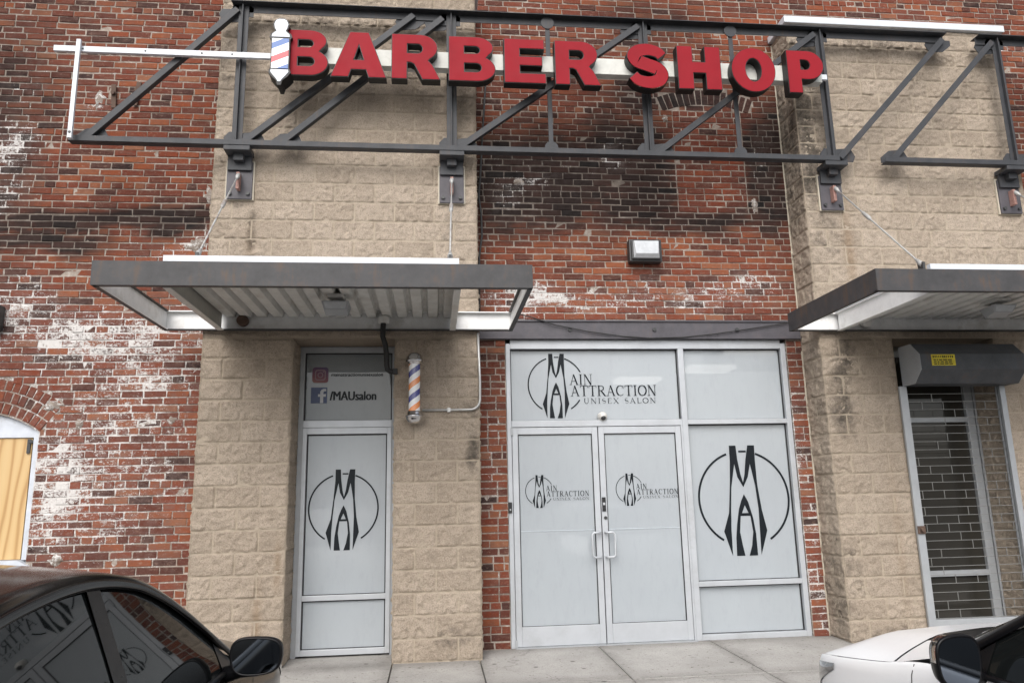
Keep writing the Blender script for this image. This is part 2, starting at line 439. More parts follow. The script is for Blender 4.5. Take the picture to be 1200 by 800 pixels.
SOOT = [(1.25, 5.0, 1.0, .66, 1.0), (2.2, 5.25, .6, .6, 1.0), (2.3, 4.75, .7, .35, .85), (3.92, 5.2, .3, .85, 1.0), (3.2, 4.55, 1.0, .2, .7), (2.6, 6.05, .9, .22, .7),
        (.8, 4.6, .35, .4, .8), (-3.4, 4.40, 1.7, .13, .95), (-4.1, 4.16, .8, .13, .95), (-4.5, 5.3, .45, 1.6, .55), (-4.6, 4.6, .5, .4, .6), (-2.5, 4.35, .35, .15, .5), (2.6, 6.95, .8, .4, .45), (-5.6, 5, .8, 1.5, .5), (7.4, 5.6, .9, .5, .25)]
WARM = [(3.6, 6.95, .9, .3, .95), (2.0, 4.1, 1.6, .3, .55), (1.2, 6.0, .9, .35, .15), (-2.9, 4.0, 1.2, .25, .35)]
def infill(x, z): return 2.79 < x < 3.62 and 4.62 < z < ISP + .06
def region(x, z):
    w = .35 * (mnoise.noise(Vector((x * 1.7, z * 2.1, 1)))) 
    xx = x + w * .5; zz = z + .18 * mnoise.noise(Vector((x * 2.3, z * 1.9, 8)))
    p = 0
    for cx, cz, sx, sz, s in PAINT: p = max(p, s * gz(xx, zz, cx, cz, sx, sz))
    q = 0
    for cx, cz, sx, sz, s in SOOT: q = max(q, s * gz(xx, zz, cx, cz, sx, sz, 3))
    h = 0
    for cx, cz, sx, sz, s in WARM: h = max(h, s * gz(xx, zz, cx, cz, sx, sz))
    if infill(x, z): q *= .28; p *= .4
    base = .10 + .12 * mnoise.noise(Vector((x * .6, z * .7, 4)))
    return max(p, base), max(0, q), h

wall = MB()
def warp(x, z): return z + .012 * mnoise.noise(Vector((x * .45, z * .6, 20)))
def brick(x0, x1, z0, z1, front=0.0, rnd=None, rot=None):
    """one brick; rot = (cx, cz, angle) turns it about a point"""
    d = front + random.uniform(-.004, .005)
    c = .002 + random.random() * .003
    j = lambda a: a + random.uniform(-.0042, .0042)
    pts = []
    for yy, ins in ((.03, 0), (d + .005, 0), (d, c)):
        pts += [(j(x0) + ins, yy, j(z0) + ins), (j(x1) - ins, yy, j(z0) + ins), (j(x1) - ins, yy, j(z1) - ins), (j(x0) + ins, yy, j(z1) - ins)]
    mx, mz = (x0 + x1) / 2, (z0 + z1) / 2
    if rot:
        cx, cz, an = rot; ca, sa = math.cos(an), math.sin(an)
        pts = [(cx + (x - cx) * ca + (z - cz) * sa, y, cz - (x - cx) * sa + (z - cz) * ca) for x, y, z in pts]
        mx, mz = pts[8][0], pts[8][2]
    else:
        pts = [(x, y, warp(x, z)) for x, y, z in pts]
    if rnd is None: rnd = min(1, max(0, random.betavariate(2.1, 1.6)))
    if random.random() < .05: rnd = random.uniform(0, .14)
    at = []
    for x, y, z in pts:
        p, q, h = region(x, z); at.append((rnd, p, q, h))
    pk = random.choice((.6, .8, .9, .97, 1.03, 1.1))
    at2 = [(rnd, a[1] * pk, min(1, a[2] * random.uniform(.8, 1.25)), a[3]) for a in at]
    fs = [(8, 9, 10, 11)]
    for k_ in range(4):
        k2 = (k_ + 1) % 4
        fs += [(k_, k2, 4 + k2, 4 + k_), (4 + k_, 4 + k2, 8 + k2, 8 + k_)]
    wall.add(pts, fs, 0, False, at2)
CH = .0745; BL = .222; J = .0115
def holes(z):
    """x intervals of the wall that carry no brick at height z"""
    h = []
    if z < 7.04: h += [PL]
    if z < 6.84: h += [PR]
    if z < 3.36: h.append((.455, SF[1]) if z > 3.13 else (SF[0], SF[1]))
    if 3.13 < z < 3.36: h.append((.4, 4.15))
    if WZ0 - .08 < z < WSP: h.append((WIN[0] - (.06 if z < WZ0 else 0), WIN[1] + (.06 if z < WZ0 else 0)))
    ro = WR + .35
    if WSP <= z < WCZ + ro:
        spread = math.asin(min(1, WH / WR)); zz = z - WCZ
        xo = math.sqrt(max(0, ro * ro - zz * zz)); xr = zz * math.tan(spread)
        xe = min(xo, xr); h.append((WCX - xe, WCX + xe))
    ro = IR + .21
    if ISP < z < ICZ + ro:
        zz = z - ICZ; sp = math.asin(IH / IR)
        xi = math.sqrt(max(0, (IR) ** 2 - zz * zz)) if zz < IR else 0
        xe = min(math.sqrt(ro * ro - zz * zz), zz * math.tan(sp) + .02)
        if xi > 0: h += [(ICX - xe, ICX - xi), (ICX + xi, ICX + xe)]
        else: h.append((ICX - xe, ICX + xe))
    return h
row = 0; z = -.15
while z < ZT:
    zc = z + CH / 2
    cuts = sorted(holes(zc)); segs = []; x = X0
    for a, b in cuts:
        if a > x: segs.append((x, a))
        x = max(x, b)
    if x < X1: segs.append((x, X1))
    if 4.62 < zc < ISP:                      # straight joints of the bricked-up window
        ns = []
        for a, b in segs:
            for c0, c1 in ((a, 2.79), (2.79, 3.62), (3.62, b)):
                c0 = max(a, c0); c1 = min(b, c1)
                if c1 - c0 > .02: ns.append((c0, c1))
        segs = ns
    if 4.95 < zc < 5.55:                     # toothed repair seam on the left
        ns = []
        for a, b in segs:
            if a < -3.95 < b: ns += [(a, -3.95), (-3.95, b)]
            else: ns.append((a, b))
        segs = ns
    head = row % 7 == 3
    pitch = BL / 2 if head else BL
    for a, b in segs:
        x = a - (pitch * (.5 if row % 2 else 0) + random.uniform(0, .02)) if (a == X0 or b - a > .5) else a
        first = True
        while x < b - .004:
            ln = pitch + random.uniform(-.012, .012)
            if b - a < .5: ln = random.choice([.11, .2, .145])
            e = x + ln
            if b - e < .05: e = b
            lo = max(x, a); hi = min(e, b)
            if hi - lo > .03:
                zj = random.uniform(-.0025, .0025); rr = None
                if infill(lo + .01, zc): rr = random.uniform(.25, .7)
                if not (random.random() < .002):
                    brick(lo + J / 2, hi - J / 2, z + J / 2 + zj, z + CH - J / 2 + zj, rnd=rr)
            x = e
    row += 1; z += CH
# rowlock arches
def arch(cx, cz, r0, half, rings, ring_h, wid, dark=0):
    for k_ in range(rings):
        ri = r0 + k_ * ring_h; n = max(3, int(round(2 * half * (ri + ring_h / 2) / wid)))
        for i in range(n):
            an = -half + 2 * half * (i + .5) / n; w = 2 * half * (ri + ring_h / 2) / n
            brick(cx - w / 2 + .006, cx + w / 2 - .006, cz + ri + .006, cz + ri + ring_h - .006, rot=(cx, cz, an), rnd=random.uniform(.03, .16) if dark else random.uniform(.4, .75))
arch(WCX, WCZ, WR + .01, math.asin(WH / WR), 3, .113, .074)
arch(ICX, ICZ, IR + .005, math.asin(IH / IR), 1, .20, .078, 1)
# mortar bed behind and between the bricks, split round the openings
def mortar_rect(x0, x1, z0, z1, y=.0055):
    nx = max(1, int((x1 - x0) / .09)); nz = max(1, int((z1 - z0) / .09)); rows = []; at = []
    for b in range(nz + 1):
        r = []
        for a in range(nx + 1):
            x = x0 + (x1 - x0) * a / nx; zz = z0 + (z1 - z0) * b / nz
            r.append((x, y + .003 * mnoise.noise(Vector((x * 9, zz * 9, 0))), zz))
            p, q, h = region(x, zz); at.append((.5, p, q, h))
        rows.append(r)
    wall.grid(rows, 1, True, attr=at)
mortar_rect(X0, WIN[0], -.15, 3.0); mortar_rect(WIN[1], PL[0] + .02, -.15, 3.0)
mortar_rect(WIN[0], WIN[1], -.15, WZ0 - .08)
n = 24; prev = None
for i in range(n):                            # mortar above the window follows its arch
    xa = WIN[0] + (WIN[1] - WIN[0]) * i / n; xb = WIN[0] + (WIN[1] - WIN[0]) * (i + 1) / n
    za = WCZ + math.sqrt(WR ** 2 - (xa - WCX) ** 2); zb = WCZ + math.sqrt(WR ** 2 - (xb - WCX) ** 2)
    ats = [(.5,) + region(x_, z_) for x_, z_ in ((xa, za), (xb, zb), (xb, 3.0), (xa, 3.0))]
    wall.add([(xa, .0075, za), (xb, .0075, zb), (xb, .0075, 3.0), (xa, .0075, 3.0)], [(0, 1, 2, 3)], 1, True, ats)
mortar_rect(X0, PL[0] + .02, 3.0, 7.0); mortar_rect(PL[1] - .02, PR[0] + .02, 3.30, 6.8); mortar_rect(PL[1] - .02, X1, 6.8, 7.0); mortar_rect(X0, X1, 7.0, ZT)
mortar_rect(PL[1] - .02, SF[0], -.15, 3.14); mortar_rect(SF[1], PR[0] + .02, -.15, 3.14); mortar_rect(PR[1] - .02, X1, -.15, 6.8)
# window reveal and jambs (brick thickness)
for x in (WIN[0], WIN[1]):
    wall.add([(x, .0075, WZ0), (x, .16, WZ0), (x, .16, WSP), (x, .0075, WSP)], [(0, 1, 2, 3)], 1, False, [(.4, .3, .3, 0)] * 4)
for i in range(n):
    xa = WIN[0] + (WIN[1] - WIN[0]) * i / n; xb = WIN[0] + (WIN[1] - WIN[0]) * (i + 1) / n
    za = WCZ + math.sqrt(WR ** 2 - (xa - WCX) ** 2); zb = WCZ + math.sqrt(WR ** 2 - (xb - WCX) ** 2)
    wall.add([(xa, .0075, za), (xb, .0075, zb), (xb, .16, zb), (xa, .16, za)], [(0, 1, 2, 3)], 1, False, [(.4, .3, .3, 0)] * 4)
for x in SF:
    wall.add([(x, .0075, -.05), (x, .2, -.05), (x, .2, 3.14), (x, .0075, 3.14)], [(0, 1, 2, 3)], 1, False, [(.4, .3, .3, 0)] * 4)
# side and rear walls, roof
wall.box(X0, X0 + .3, .035, 9, -.15, ZT, 1); wall.box(X1 - .3, X1, .035, 9, -.15, ZT, 1); wall.box(X0 + .3, X1 - .3, 8.7, 9, -.15, ZT, 1)
wall.build('brick_wall', [M['brick'], M['mortar']], bld, attr=True)
rf = MB(); rf.box(X0 - .03, X1 + .03, -.04, 9.03, ZT, ZT + .12); rf.build('roof', M['trim'], bld)

# grey mortar repairs daubed over the brick
for i, (cx, cz, sx, sz) in enumerate(((-3.74, 2.46, .16, .075), (-3.50, 2.28, .07, .09), (-3.60, 5.80, .09, .15), (-3.13, 5.95, .12, .10), (-3.60, .98, .13, .08), (-2.62, 2.30, .08, .07), (-2.50, 4.15, .16, .12), (-2.38, 4.7, .10, .16), (.95, 4.95, .10, .06), (3.70, 4.72, .07, .12), (2.70, 5.78, .06, .09))):
    mp_ = MB(); n1, n2 = 28, 5; vs = [(cx, -.012, cz)]; fs = []
    for b_ in range(1, n2 + 1):
        for a_ in range(n1):
            t_ = 2 * PI * a_ / n1; rr_ = (b_ / n2) * (.72 + .42 * mnoise.fractal(Vector((math.cos(t_) * 1.6 + i * 9, math.sin(t_) * 1.6, b_ * .15)), .8, 2, 3))
            vs.append((cx + sx * rr_ * math.cos(t_), -.012 + .022 * (b_ / n2) ** 2 + .004 * mnoise.noise(Vector((a_, b_, i))), cz + sz * rr_ * math.sin(t_)))
    fs += [(0, 1 + a_, 1 + (a_ + 1) % n1) for a_ in range(n1)]
    for b_ in range(n2 - 1):
        for a_ in range(n1): fs.append((1 + b_ * n1 + a_, 1 + (b_ + 1) * n1 + a_, 1 + (b_ + 1) * n1 + (a_ + 1) % n1, 1 + b_ * n1 + (a_ + 1) % n1))
    mp_.add(vs, fs, 0, True, [(.5, .35, .3, 0)] * len(vs)); mp_.build('mortar_patch', M['mortar'], bld, attr=True)
# block pilasters ----------------------------------------------------
STAIN = [(-1.84, 4.15, .07, .42, .75), (-1.95, 4.45, .2, .05, .6), (-1.78, 3.75, .05, .3, .6), (.19, 4.25, .2, .25, .45), (-2.2, 4.0, .16, .7, .35), (-2.2, 6.0, .2, 1.2, .55), (.4, 2.2, .2, .6, .45), (.25, .2, .3, .12, .7), (-.1, .02, 1.5, .08, .35),
         (.4, 1.9, .12, .25, .9), (4.2, 5.4, .25, 1.6, .85), (4.25, 4.2, .25, .6, .55), (4.33, 2.8, .22, .45, .8), (4.25, 2.3, .2, .4, .8), (4.15, .5, .2, .8, .6), (4.45, .05, .7, .15, .7), (4.45, 4.2, .25, .3, .6),
         (5.2, 6.6, 1.2, .12, .5), (5.0, 4.0, .5, .3, .3), (-1.0, 6.6, 1.3, .15, .45), (-1.6, 5.6, .5, .3, .4), (-1.9, 1.8, .3, .5, .25), (.35, 5.6, .12, .9, .55), (5.9, 5.5, .35, .5, .35), (4.9, 3.6, .1, 1.2, .3)]
RUST = [(4.55, 4.0, .06, .6, .8), (-1.85, 3.9, .06, .4, .35), (4.72, .9, .05, .7, .4), (-1.62, .3, .04, .4, .9), (-1.45, .9, .03, .2, .8)]
pil = None
def block_face(mb, o, u, nrm, x0, x1, z0, z1, phase):
    """coursed split-face blocks on a vertical face; o + u*x, nrm points out"""
    o = Vector(o); u = Vector(u); nrm = Vector(nrm)
    CHB = .2045; BLK = .41; jn = .0048
    r = int(math.floor(z0 / CHB)); 
    while r * CHB < z1 - .005:
        za = max(z0, r * CHB); zb = min(z1, (r + 1) * CHB)
        x = x0 - (BLK / 2 if (r + phase) % 2 else 0)
        while x < x1 - .01:
            a = max(x, x0); b = min(x + BLK, x1)
            if x1 - b < .06: b = x1
            rnd = random.random(); nx = max(3, int((b - a) / .0145)); nz = max(3, int((zb - za) / .0145)); rows = []; at = []
            seed = random.uniform(0, 50); amp = random.uniform(.010, .017); tx = random.uniform(-.008, .008); tz = random.uniform(-.006, .006)
            for k in range(nz + 1):
                rw = []
                for i in range(nx + 1):
                    fx = i / nx; fz = k / nz
                    px = a + (b - a) * fx; pz = za + (zb - za) * fz
                    if i == 0: px += jn
                    if i == nx: px -= jn
                    if k == 0: pz += jn
                    if k == nz: pz -= jn
                    edge = min(px - a, b - px, pz - za, zb - pz)
                    ew = min(1, max(0, (edge - .003) / .010))
                    d = mnoise.fractal(Vector((px * 19 + seed, pz * 19, seed)), .45, 2.2, 5) * amp + tx * (fx - .5) + tz * (fz - .5)
                    d = -.004 + ew * (.008 + d)
                    if i in (0, nx) or k in (0, nz): d = -.006
                    p = o + u * px + nrm * d; rw.append((p.x, p.y, pz))
                    st = 0; ru = 0
                    for cx, cz, sx, sz, s in STAIN: st = max(st, s * gz(p.x, pz, cx, cz, sx, sz))
                    for cx, cz, sx, sz, s in RUST: ru = max(ru, s * gz(p.x, pz, cx, cz, sx, sz))
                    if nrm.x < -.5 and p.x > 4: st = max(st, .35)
                    at.append((rnd, st, ru, 1 - ew))
                rows.append(rw)
            mb.grid(rows, 0, True, attr=at, flip=False)
            x += BLK
            if b == x1: break
        r += 1
    # bedding joints
    q = [o + u * x0 - nrm * .0048, o + u * x1 - nrm * .0048]
    mb.add([(q[0].x, q[0].y, z0), (q[1].x, q[1].y, z0), (q[1].x, q[1].y, z1), (q[0].x, q[0].y, z1)], [(0, 1, 2, 3)], 0, False, [(.6, .12, 0, 1)] * 4)

PY = -.40; PTOP = 6.80
def pilaster(x0, x1, o0, o1, PTOP, ph):
    """block pier with a doorway from o0 to o1 under the canopy"""
    mb = MB(); DH = 3.06
    F = (0, PY, 0); ux = (1, 0, 0); nf = (0, -1, 0)
    block_face(mb, F, ux, nf, x0, o0, -.06, DH, ph); block_face(mb, F, ux, nf, o1, x1, -.06, DH, ph + 1)
    block_face(mb, F, ux, nf, x0, x1, DH, PTOP, ph)
    block_face(mb, (x0, 0, 0), (0, -1, 0), (-1, 0, 0), -.02, -PY, -.06, PTOP, ph + 1)      # left return
    block_face(mb, (x1, 0, 0), (0, -1, 0), (1, 0, 0), -.02, -PY, -.06, PTOP, ph + 1)       # right return
    block_face(mb, (o0, 0, 0), (0, -1, 0), (1, 0, 0), -.06, -PY, -.06, DH, ph)             # doorway reveals
    block_face(mb, (o1, 0, 0), (0, -1, 0), (-1, 0, 0), -.06, -PY, -.06, DH, ph)
    mb.box(o0, o1, PY + .01, .06, DH + .002, DH + .16, 0)
    p = mb.build('pilaster', M['block'], bld, attr=True); 
    c = MB(); c.box(x0 - .05, x1 + .05, PY - .05, -.008, PTOP, PTOP + .085); c.build('coping', M['trim'], p, bevel=.006)
    return p
pilaster(PL[0], PL[1], -1.38, -.385, 7.0, 0)
pilaster(PR[0], PR[1], 4.92, 6.09, PTOP, 1)
for x, segs_ in ((PL[0] - .006, ((0, 6.78),)), (PL[1] + .006, ((0, 3.12), (3.36, 6.78))), (PR[0] - .008, ((0, 3.0), (3.4, 6.78)))):
    for za_, zb_ in segs_:
        jb = MB(); zs_ = [za_ + (zb_ - za_) * i / 90 for i in range(91)]
        jb.grid([[(x - .009, .004, z_), (x - .007 + .004 * mnoise.noise(Vector((x, z_ * 4, 0))), -.006, z_), (x + .006, -.007, z_), (x + .007, .004, z_)] for z_ in zs_], 0, False)
        jb.build('sealant_joint', M['sealant'], bld)
# steel lintel over the shopfront
l = MB(); l.box(PL[1] + .012, PR[0] - .012, -.035, .03, 3.325, 3.345); l.box(PL[1] + .012, PR[0] - .012, -.02, .02, 3.155, 3.325); l.box(PL[1] + .012, PR[0] - .012, -.035, .20, 3.135, 3.155)
lo = l.build('lintel', M['lintel'], bld, bevel=.003)
for bx in (1.47, 2.41, 3.35):
    b = MB(); b.tube([(bx, -.019, 3.24), (bx, -.035, 3.24)], .022, 6); b.build('bolt', M['bronze'], lo)
# boarded arched window
fw = MB()
fw.box(WIN[1] - .055, WIN[1] - .002, .03, .10, WZ0 + .05, WSP + .03); fw.box(WIN[0] + .002, WIN[0] + .055, .03, .10, WZ0 + .05, WSP + .03)
fw.box(WIN[0] + .055, WIN[1] - .055, .035, .10, WSP - .045, WSP + .0)
for i in range(n):
    xa = WIN[0] + .01 + (WIN[1] - WIN[0] - .02) * i / n; xb = WIN[0] + .01 + (WIN[1] - WIN[0] - .02) * (i + 1) / n
    za = WCZ + math.sqrt((WR - .004) ** 2 - (xa - WCX) ** 2); zb = WCZ + math.sqrt((WR - .004) ** 2 - (xb - WCX) ** 2)
    fw.add([(xa, .05, WSP), (xb, .05, WSP), (xb, .05, zb), (xa, .05, za)], [(0, 1, 2, 3)])
fwo = fw.build('window', M['frame_white'], bld)
sl = MB(); sl.prism([(WIN[0] - .05, WZ0 - .075), (WIN[1] + .05, WZ0 - .075), (WIN[1] + .05, WZ0 - .01), (WIN[1] - .06, WZ0 + .05), (WIN[0] + .06, WZ0 + .05), (WIN[0] - .05, WZ0 - .01)], -.03, .12); sl.build('sill', M['frame_white'], fwo)
pb = MB(); pb.box(WIN[0] + .06, WIN[1] - .075, .052, .07, WZ0 + .055, WSP - .05); pbo = pb.build('plywood_board', M['ply'], fwo)
hd = MB(); hd.box(WIN[1] - .115, WIN[1] - .085, .035, .055, WSP - .20, WSP - .06); hd.box(WIN[1] - .105, WIN[1] - .06, .03, .05, WSP - .10, WSP - .07); hd.build('hinge', M['bronze'], fwo)

# dark rooms behind the glass, with ceiling lamp panels
rm = MB()
rm.box(.5, 6.4, 8.2, 8.3, -.05, 3.7); rm.box(.40, .5, .22, 8.3, -.05, 3.7); rm.box(6.4, 6.5, .3, 8.3, -.05, 3.7); rm.box(.4, 6.5, .22, 8.3, 3.7, 3.75); rm.box(.4, 6.5, .2, 8.3, -.1, -.05)
rm.build('interior_room', M['dark_room'], bld)
for px, py in ((5.05, 3.3), (4.97, 5.15), (4.0, 6.5)):
    lp = MB(); lp.box(px - .42, px + .42, py - .26, py + .26, 3.62, 3.69); lp.build('ceiling_lamp', M['lamp'], bld)
rm = MB(); rm.box(-1.5, .3, 2.5, 2.6, -.05, 3.3); rm.box(-1.6, -1.5, .12, 2.5, -.05, 3.3); rm.box(.2, .3, .12, 2.5, -.05, 3.3); rm.box(-1.6, .3, .12, 2.6, 3.3, 3.35)
rm.build('interior_room', M['dark_room'], bld)

# ------------------------------------------------------------------ decals: logo and serif lettering
LOGO_M = [(323, 118), (360, 118), (364, 190), (375, 270), (386, 314), (398, 270), (410, 190), (426, 118), (464, 118), (462, 200), (464, 330), (478, 460), (498, 565), (455, 690), (458, 560), (460, 450),
          (452, 330), (432, 216), (415, 285), (386, 338), (357, 285), (345, 216), (319, 340), (309, 450), (302, 560), (300, 690), (262, 565), (296, 470), (312, 330), (322, 200)]
LOGO_A = [(385, 375), (405, 415), (425, 495), (435, 580), (436, 690), (390, 690), (408, 640), (420, 570), (412, 487), (358, 487), (348, 570), (358, 640), (367, 690), (322, 690), (325, 600), (335, 530), (352, 450), (368, 408)]
LOGO_AH = [(385, 432), (403, 473), (367, 473)]
def curve_shape(polys, name, extrude=0, offset=0):
    cu = bpy.data.curves.new(name, 'CURVE'); cu.dimensions = '2D'; cu.fill_mode = 'BOTH' if extrude else 'FRONT'
    cu.extrude = extrude; cu.offset = offset
    for poly in polys:
        sp = cu.splines.new('POLY'); sp.points.add(len(poly) - 1); sp.use_cyclic_u = True
        for i, (x, y) in enumerate(poly): sp.points[i].co = (x, y, 0, 1)
    o = bpy.data.objects.new(name, cu); COL.objects.link(o)
    dg = bpy.context.evaluated_depsgraph_get(); me = bpy.data.meshes.new_from_object(o.evaluated_get(dg))
    vs = [tuple(v.co) for v in me.vertices]; fs = [tuple(p.vertices) for p in me.polygons]
    bpy.data.objects.remove(o); bpy.data.curves.remove(cu); bpy.data.meshes.remove(me)
    return vs, fs
def flat(mb, polys, ox, oz, s, y, m=0):
    vs, fs = curve_shape(polys, 'shape')
    mb.add([(ox + a * s, y, oz + b * s) for a, b, _ in vs], fs, m)
def ribbon(pts, ws):
    """outline of a stroke along pts with full widths ws"""
    L = []; Rr = []
    for i, p in enumerate(pts):
        a = pts[max(0, i - 1)]; b = pts[min(len(pts) - 1, i + 1)]
        dx, dy = b[0] - a[0], b[1] - a[1]; k = math.hypot(dx, dy) or 1; w = (ws[i] if isinstance(ws, list) else ws) / 2
        L.append((p[0] - dy / k * w, p[1] + dx / k * w)); Rr.append((p[0] + dy / k * w, p[1] - dx / k * w))
    return L + Rr[::-1]
def stroke(mb, pts, ws, ox, oz, s, y):
    o = ribbon(pts, ws); n_ = len(pts)
    vs = [(ox + a * s, y, oz + b * s) for a, b in o]
    mb.add(vs, [(i, i + 1, 2 * n_ - 2 - i, 2 * n_ - 1 - i) for i in range(n_ - 1)])
def ell(cx, cy, rx, ry, a0, a1, k=14): return [(cx + rx * math.cos(R(a0 + (a1 - a0) * i / k)), cy + ry * math.sin(R(a0 + (a1 - a0) * i / k))) for i in range(k + 1)]
def logo(mb, cx, cz, h, y, with_text=False):
    s = h / 572
    f = lambda P: [(a - 385, 404 - b) for a, b in P]
    flat(mb, [f(LOGO_M)], cx, cz, s, y); flat(mb, [f(LOGO_A), f(LOGO_AH)], cx, cz, s, y - .0006)
    flat(mb, [f([(373, 145), (415, 145), (415, 155), (373, 155)])], cx, cz, s, y)
    arcs = [(109, 239)] + ([(71, 27), (-33, -59)] if with_text else [(71, -59)])
    for a0, a1 in arcs: stroke(mb, ell(0, 7, 247, 247, a0, a1, 40), 11, cx, cz, s, y)
    if with_text:
        serif(mb, 'AIN', cx + .214 * h, cz + .010 * h, .165 * h, .368 * h, y - .0006)
        serif(mb, 'ATTRACTION', cx + .225 * h, cz - .166 * h, .165 * h, 1.365 * h, y - .0012)
        serif(mb, 'UNISEX SALON', cx + .42 * h, cz - .283 * h, .083 * h, 1.165 * h, y - .0006)
TK, TN = .125, .05
def G(ch):
    """strokes of a serif capital, unit height: (points, width), advance"""
    S = []
    ln = lambda a, b, w: S.append(([a, b], w))
    sf = lambda x, y_, w=.24: S.append(([(x - w / 2, y_ + (.02 if y_ < .5 else -.02)), (x + w / 2, y_ + (.02 if y_ < .5 else -.02))], .04))
    if ch == 'A': ln((.10, 0), (.40, 1), TN); ln((.38, 1), (.72, 0), TK); ln((.2, .34), (.6, .34), TN); sf(.10, 0); sf(.72, 0); return S, .86
    if ch == 'I': ln((.18, 0), (.18, 1), TK); sf(.18, 0, .3); sf(.18, 1, .3); return S, .40
    if ch == 'N': ln((.14, 0), (.14, 1), TN); ln((.14, 1), (.72, 0), TK); ln((.72, 0), (.72, 1), TN); sf(.14, 0); sf(.12, 1, .2); sf(.72, 1); return S, .90
    if ch == 'T': ln((.38, 0), (.38, 1), TK); ln((.02, .97), (.74, .97), TN); ln((.04, .78), (.04, .97), TN); ln((.72, .78), (.72, .97), TN); sf(.38, 0, .3); return S, .80
    if ch == 'R': ln((.16, 0), (.16, 1), TK); S.append(([(.16, .96)] + ell(.36, .74, .24, .22, 90, -90) + [(.16, .52)], [TN] * 5 + [.09] * 8 + [TN] * 4)); ln((.36, .52), (.74, 0), TK); sf(.16, 0, .3); sf(.12, 1, .2); sf(.74, 0, .2); return S, .86
    if ch == 'C': S.append((ell(.45, .5, .36, .47, 45, 315, 24), [TN] * 7 + [TK] * 11 + [TN] * 7)); ln((.72, .68), (.72, .95), TN); return S, .84
    if ch == 'O': S.append((ell(.45, .5, .37, .47, 0, 360, 32), [TK if abs(math.cos(2 * PI * i / 32)) > .5 else TN + .02 for i in range(33)])); return S, .92
    if ch == 'U': S.append(([(.18, 1), (.18, .3)] + ell(.42, .3, .24, .27, 180, 360) + [(.66, 1)], [TK] * 4 + [.07] * 14)); sf(.18, 1); sf(.66, 1); return S, .86
    if ch == 'S': S.append((ell(.30, .73, .2, .23, 30, 250, 12) + ell(.31, .27, .22, .24, 80, -150, 12), [TN] * 8 + [TK] * 9 + [TN] * 9)); return S, .62
    if ch == 'E': ln((.16, 0), (.16, 1), TK); ln((.16, .97), (.58, .97), TN); ln((.16, .52), (.46, .52), TN); ln((.16, .03), (.62, .03), TN); ln((.58, .8), (.58, .97), TN); ln((.62, .03), (.62, .24), TN); return S, .72
    if ch == 'X': ln((.10, 1), (.68, 0), TK); ln((.68, 1), (.10, 0), TN); sf(.10, 0); sf(.68, 0); sf(.1, 1); sf(.68, 1); return S, .80
    if ch == 'L': ln((.16, 0), (.16, 1), TK); ln((.16, .03), (.60, .03), TN); ln((.60, .03), (.60, .26), TN); sf(.16, 1); return S, .66
    return S, .5
def serif(mb, text, x, z, h, width, y):
    adv = [G(c)[1] + (.14 if h < .09 else .02) for c in text]; nat = sum(adv) * h; k = width / nat
    px = x
    for c, a in zip(text, adv):
        for pts, w in G(c)[0]:
            q = [(p[0] * k, p[1]) for p in pts]; stroke(mb, q, w, px, z, h, y)
        px += a * h * k
def text_flat(mb, s, x, z, h, width, y, off=0.0, m=0):
    cu = bpy.data.curves.new('txt', 'FONT'); cu.body = s; cu.size = 1; cu.offset = off; cu.fill_mode = 'FRONT'; cu.resolution_u = 3
    o = bpy.data.objects.new('txt', cu); COL.objects.link(o)
    dg = bpy.context.evaluated_depsgraph_get(); me = bpy.data.meshes.new_from_object(o.evaluated_get(dg))
    xs_ = [v.co.x for v in me.vertices]; kx = width / (max(xs_) - min(xs_)); kz = h / .73
    mb.add([(x + (v.co.x - min(xs_)) * kx, y, z + v.co.y * kz) for v in me.vertices], [tuple(p.vertices) for p in me.polygons], m)
    bpy.data.objects.remove(o); bpy.data.curves.remove(cu); bpy.data.meshes.remove(me)

# ------------------------------------------------------------------ glazing helper
def pane(parent, x0, x1, z0, z1, y, mat=None, gask=.012):
    g_ = MB()
    g_.box(x0, x1, y, y + .008, z0, z1)
    po = g_.build('pane', mat or M['film'], parent)
    k_ = MB()
    for a in ((x0, x1, z0, z0 + gask * .5), (x0, x1, z1 - gask, z1), (x0, x0 + gask, z0 + gask * .5, z1 - gask), (x1 - gask, x1, z0 + gask * .5, z1 - gask)):
        k_.box(a[0], a[1], y - .012, y - .002, a[2], a[3])
    k_.build('gasket', M['gasket'], po)
    return po

# shopfront ------------------------------------------------------------
YF = .02                                      # face of the frame
sf = thing('storefront', 'wide aluminium shopfront of frosted panes with double doors between brick jambs', 'shopfront', (2.34, .05, 0))
f = MB()
a0, a1 = SF[0] + .004, SF[1] - .004
f.box(a0, a0 + .048, YF, YF + .11, .0, 3.095); f.box(a1 - .055, a1, YF, YF + .11, .0, 3.095)
f.box(a0 + .048, a1 - .055, YF + .001, YF + .109, 3.035, 3.133)
f.box(2.672, 2.735, YF, YF + .11, .0, 3.035)
f.box(a0 + .048, 2.672, YF + .001, YF + .109, 2.195, 2.262)
f.box(2.735, a1 - .055, YF + .001, YF + .109, 2.205, 2.255)
f.box(2.735, a1 - .055, YF + .001, YF + .109, .525, .575)
f.box(2.735, a1 - .055, YF + .001, YF + .109, .0, .055)
f.box(2.650, 2.670, YF - .006, YF + .10, .0, 2.195)
local(f.build('frame', M['alu'], sf, bevel=.004), sf)
th = MB(); th.box(a0 + .048, 2.672, YF - .04, YF + .12, -.012, .012); local(th.build('threshold', M['alu_dark'], sf), sf)
pt = pane(sf, a0 + .048, 2.672, 2.262, 3.035, YF + .06)
d = MB(); logo(d, 1.315, 2.642, .70, YF + .056, True); dd = d.build('logo', M['decal'], pt)
p2 = pane(sf, 2.735, a1 - .055, 2.255, 3.035, YF + .06)
p3 = pane(sf, 2.735, a1 - .055, .575, 2.205, YF + .06)
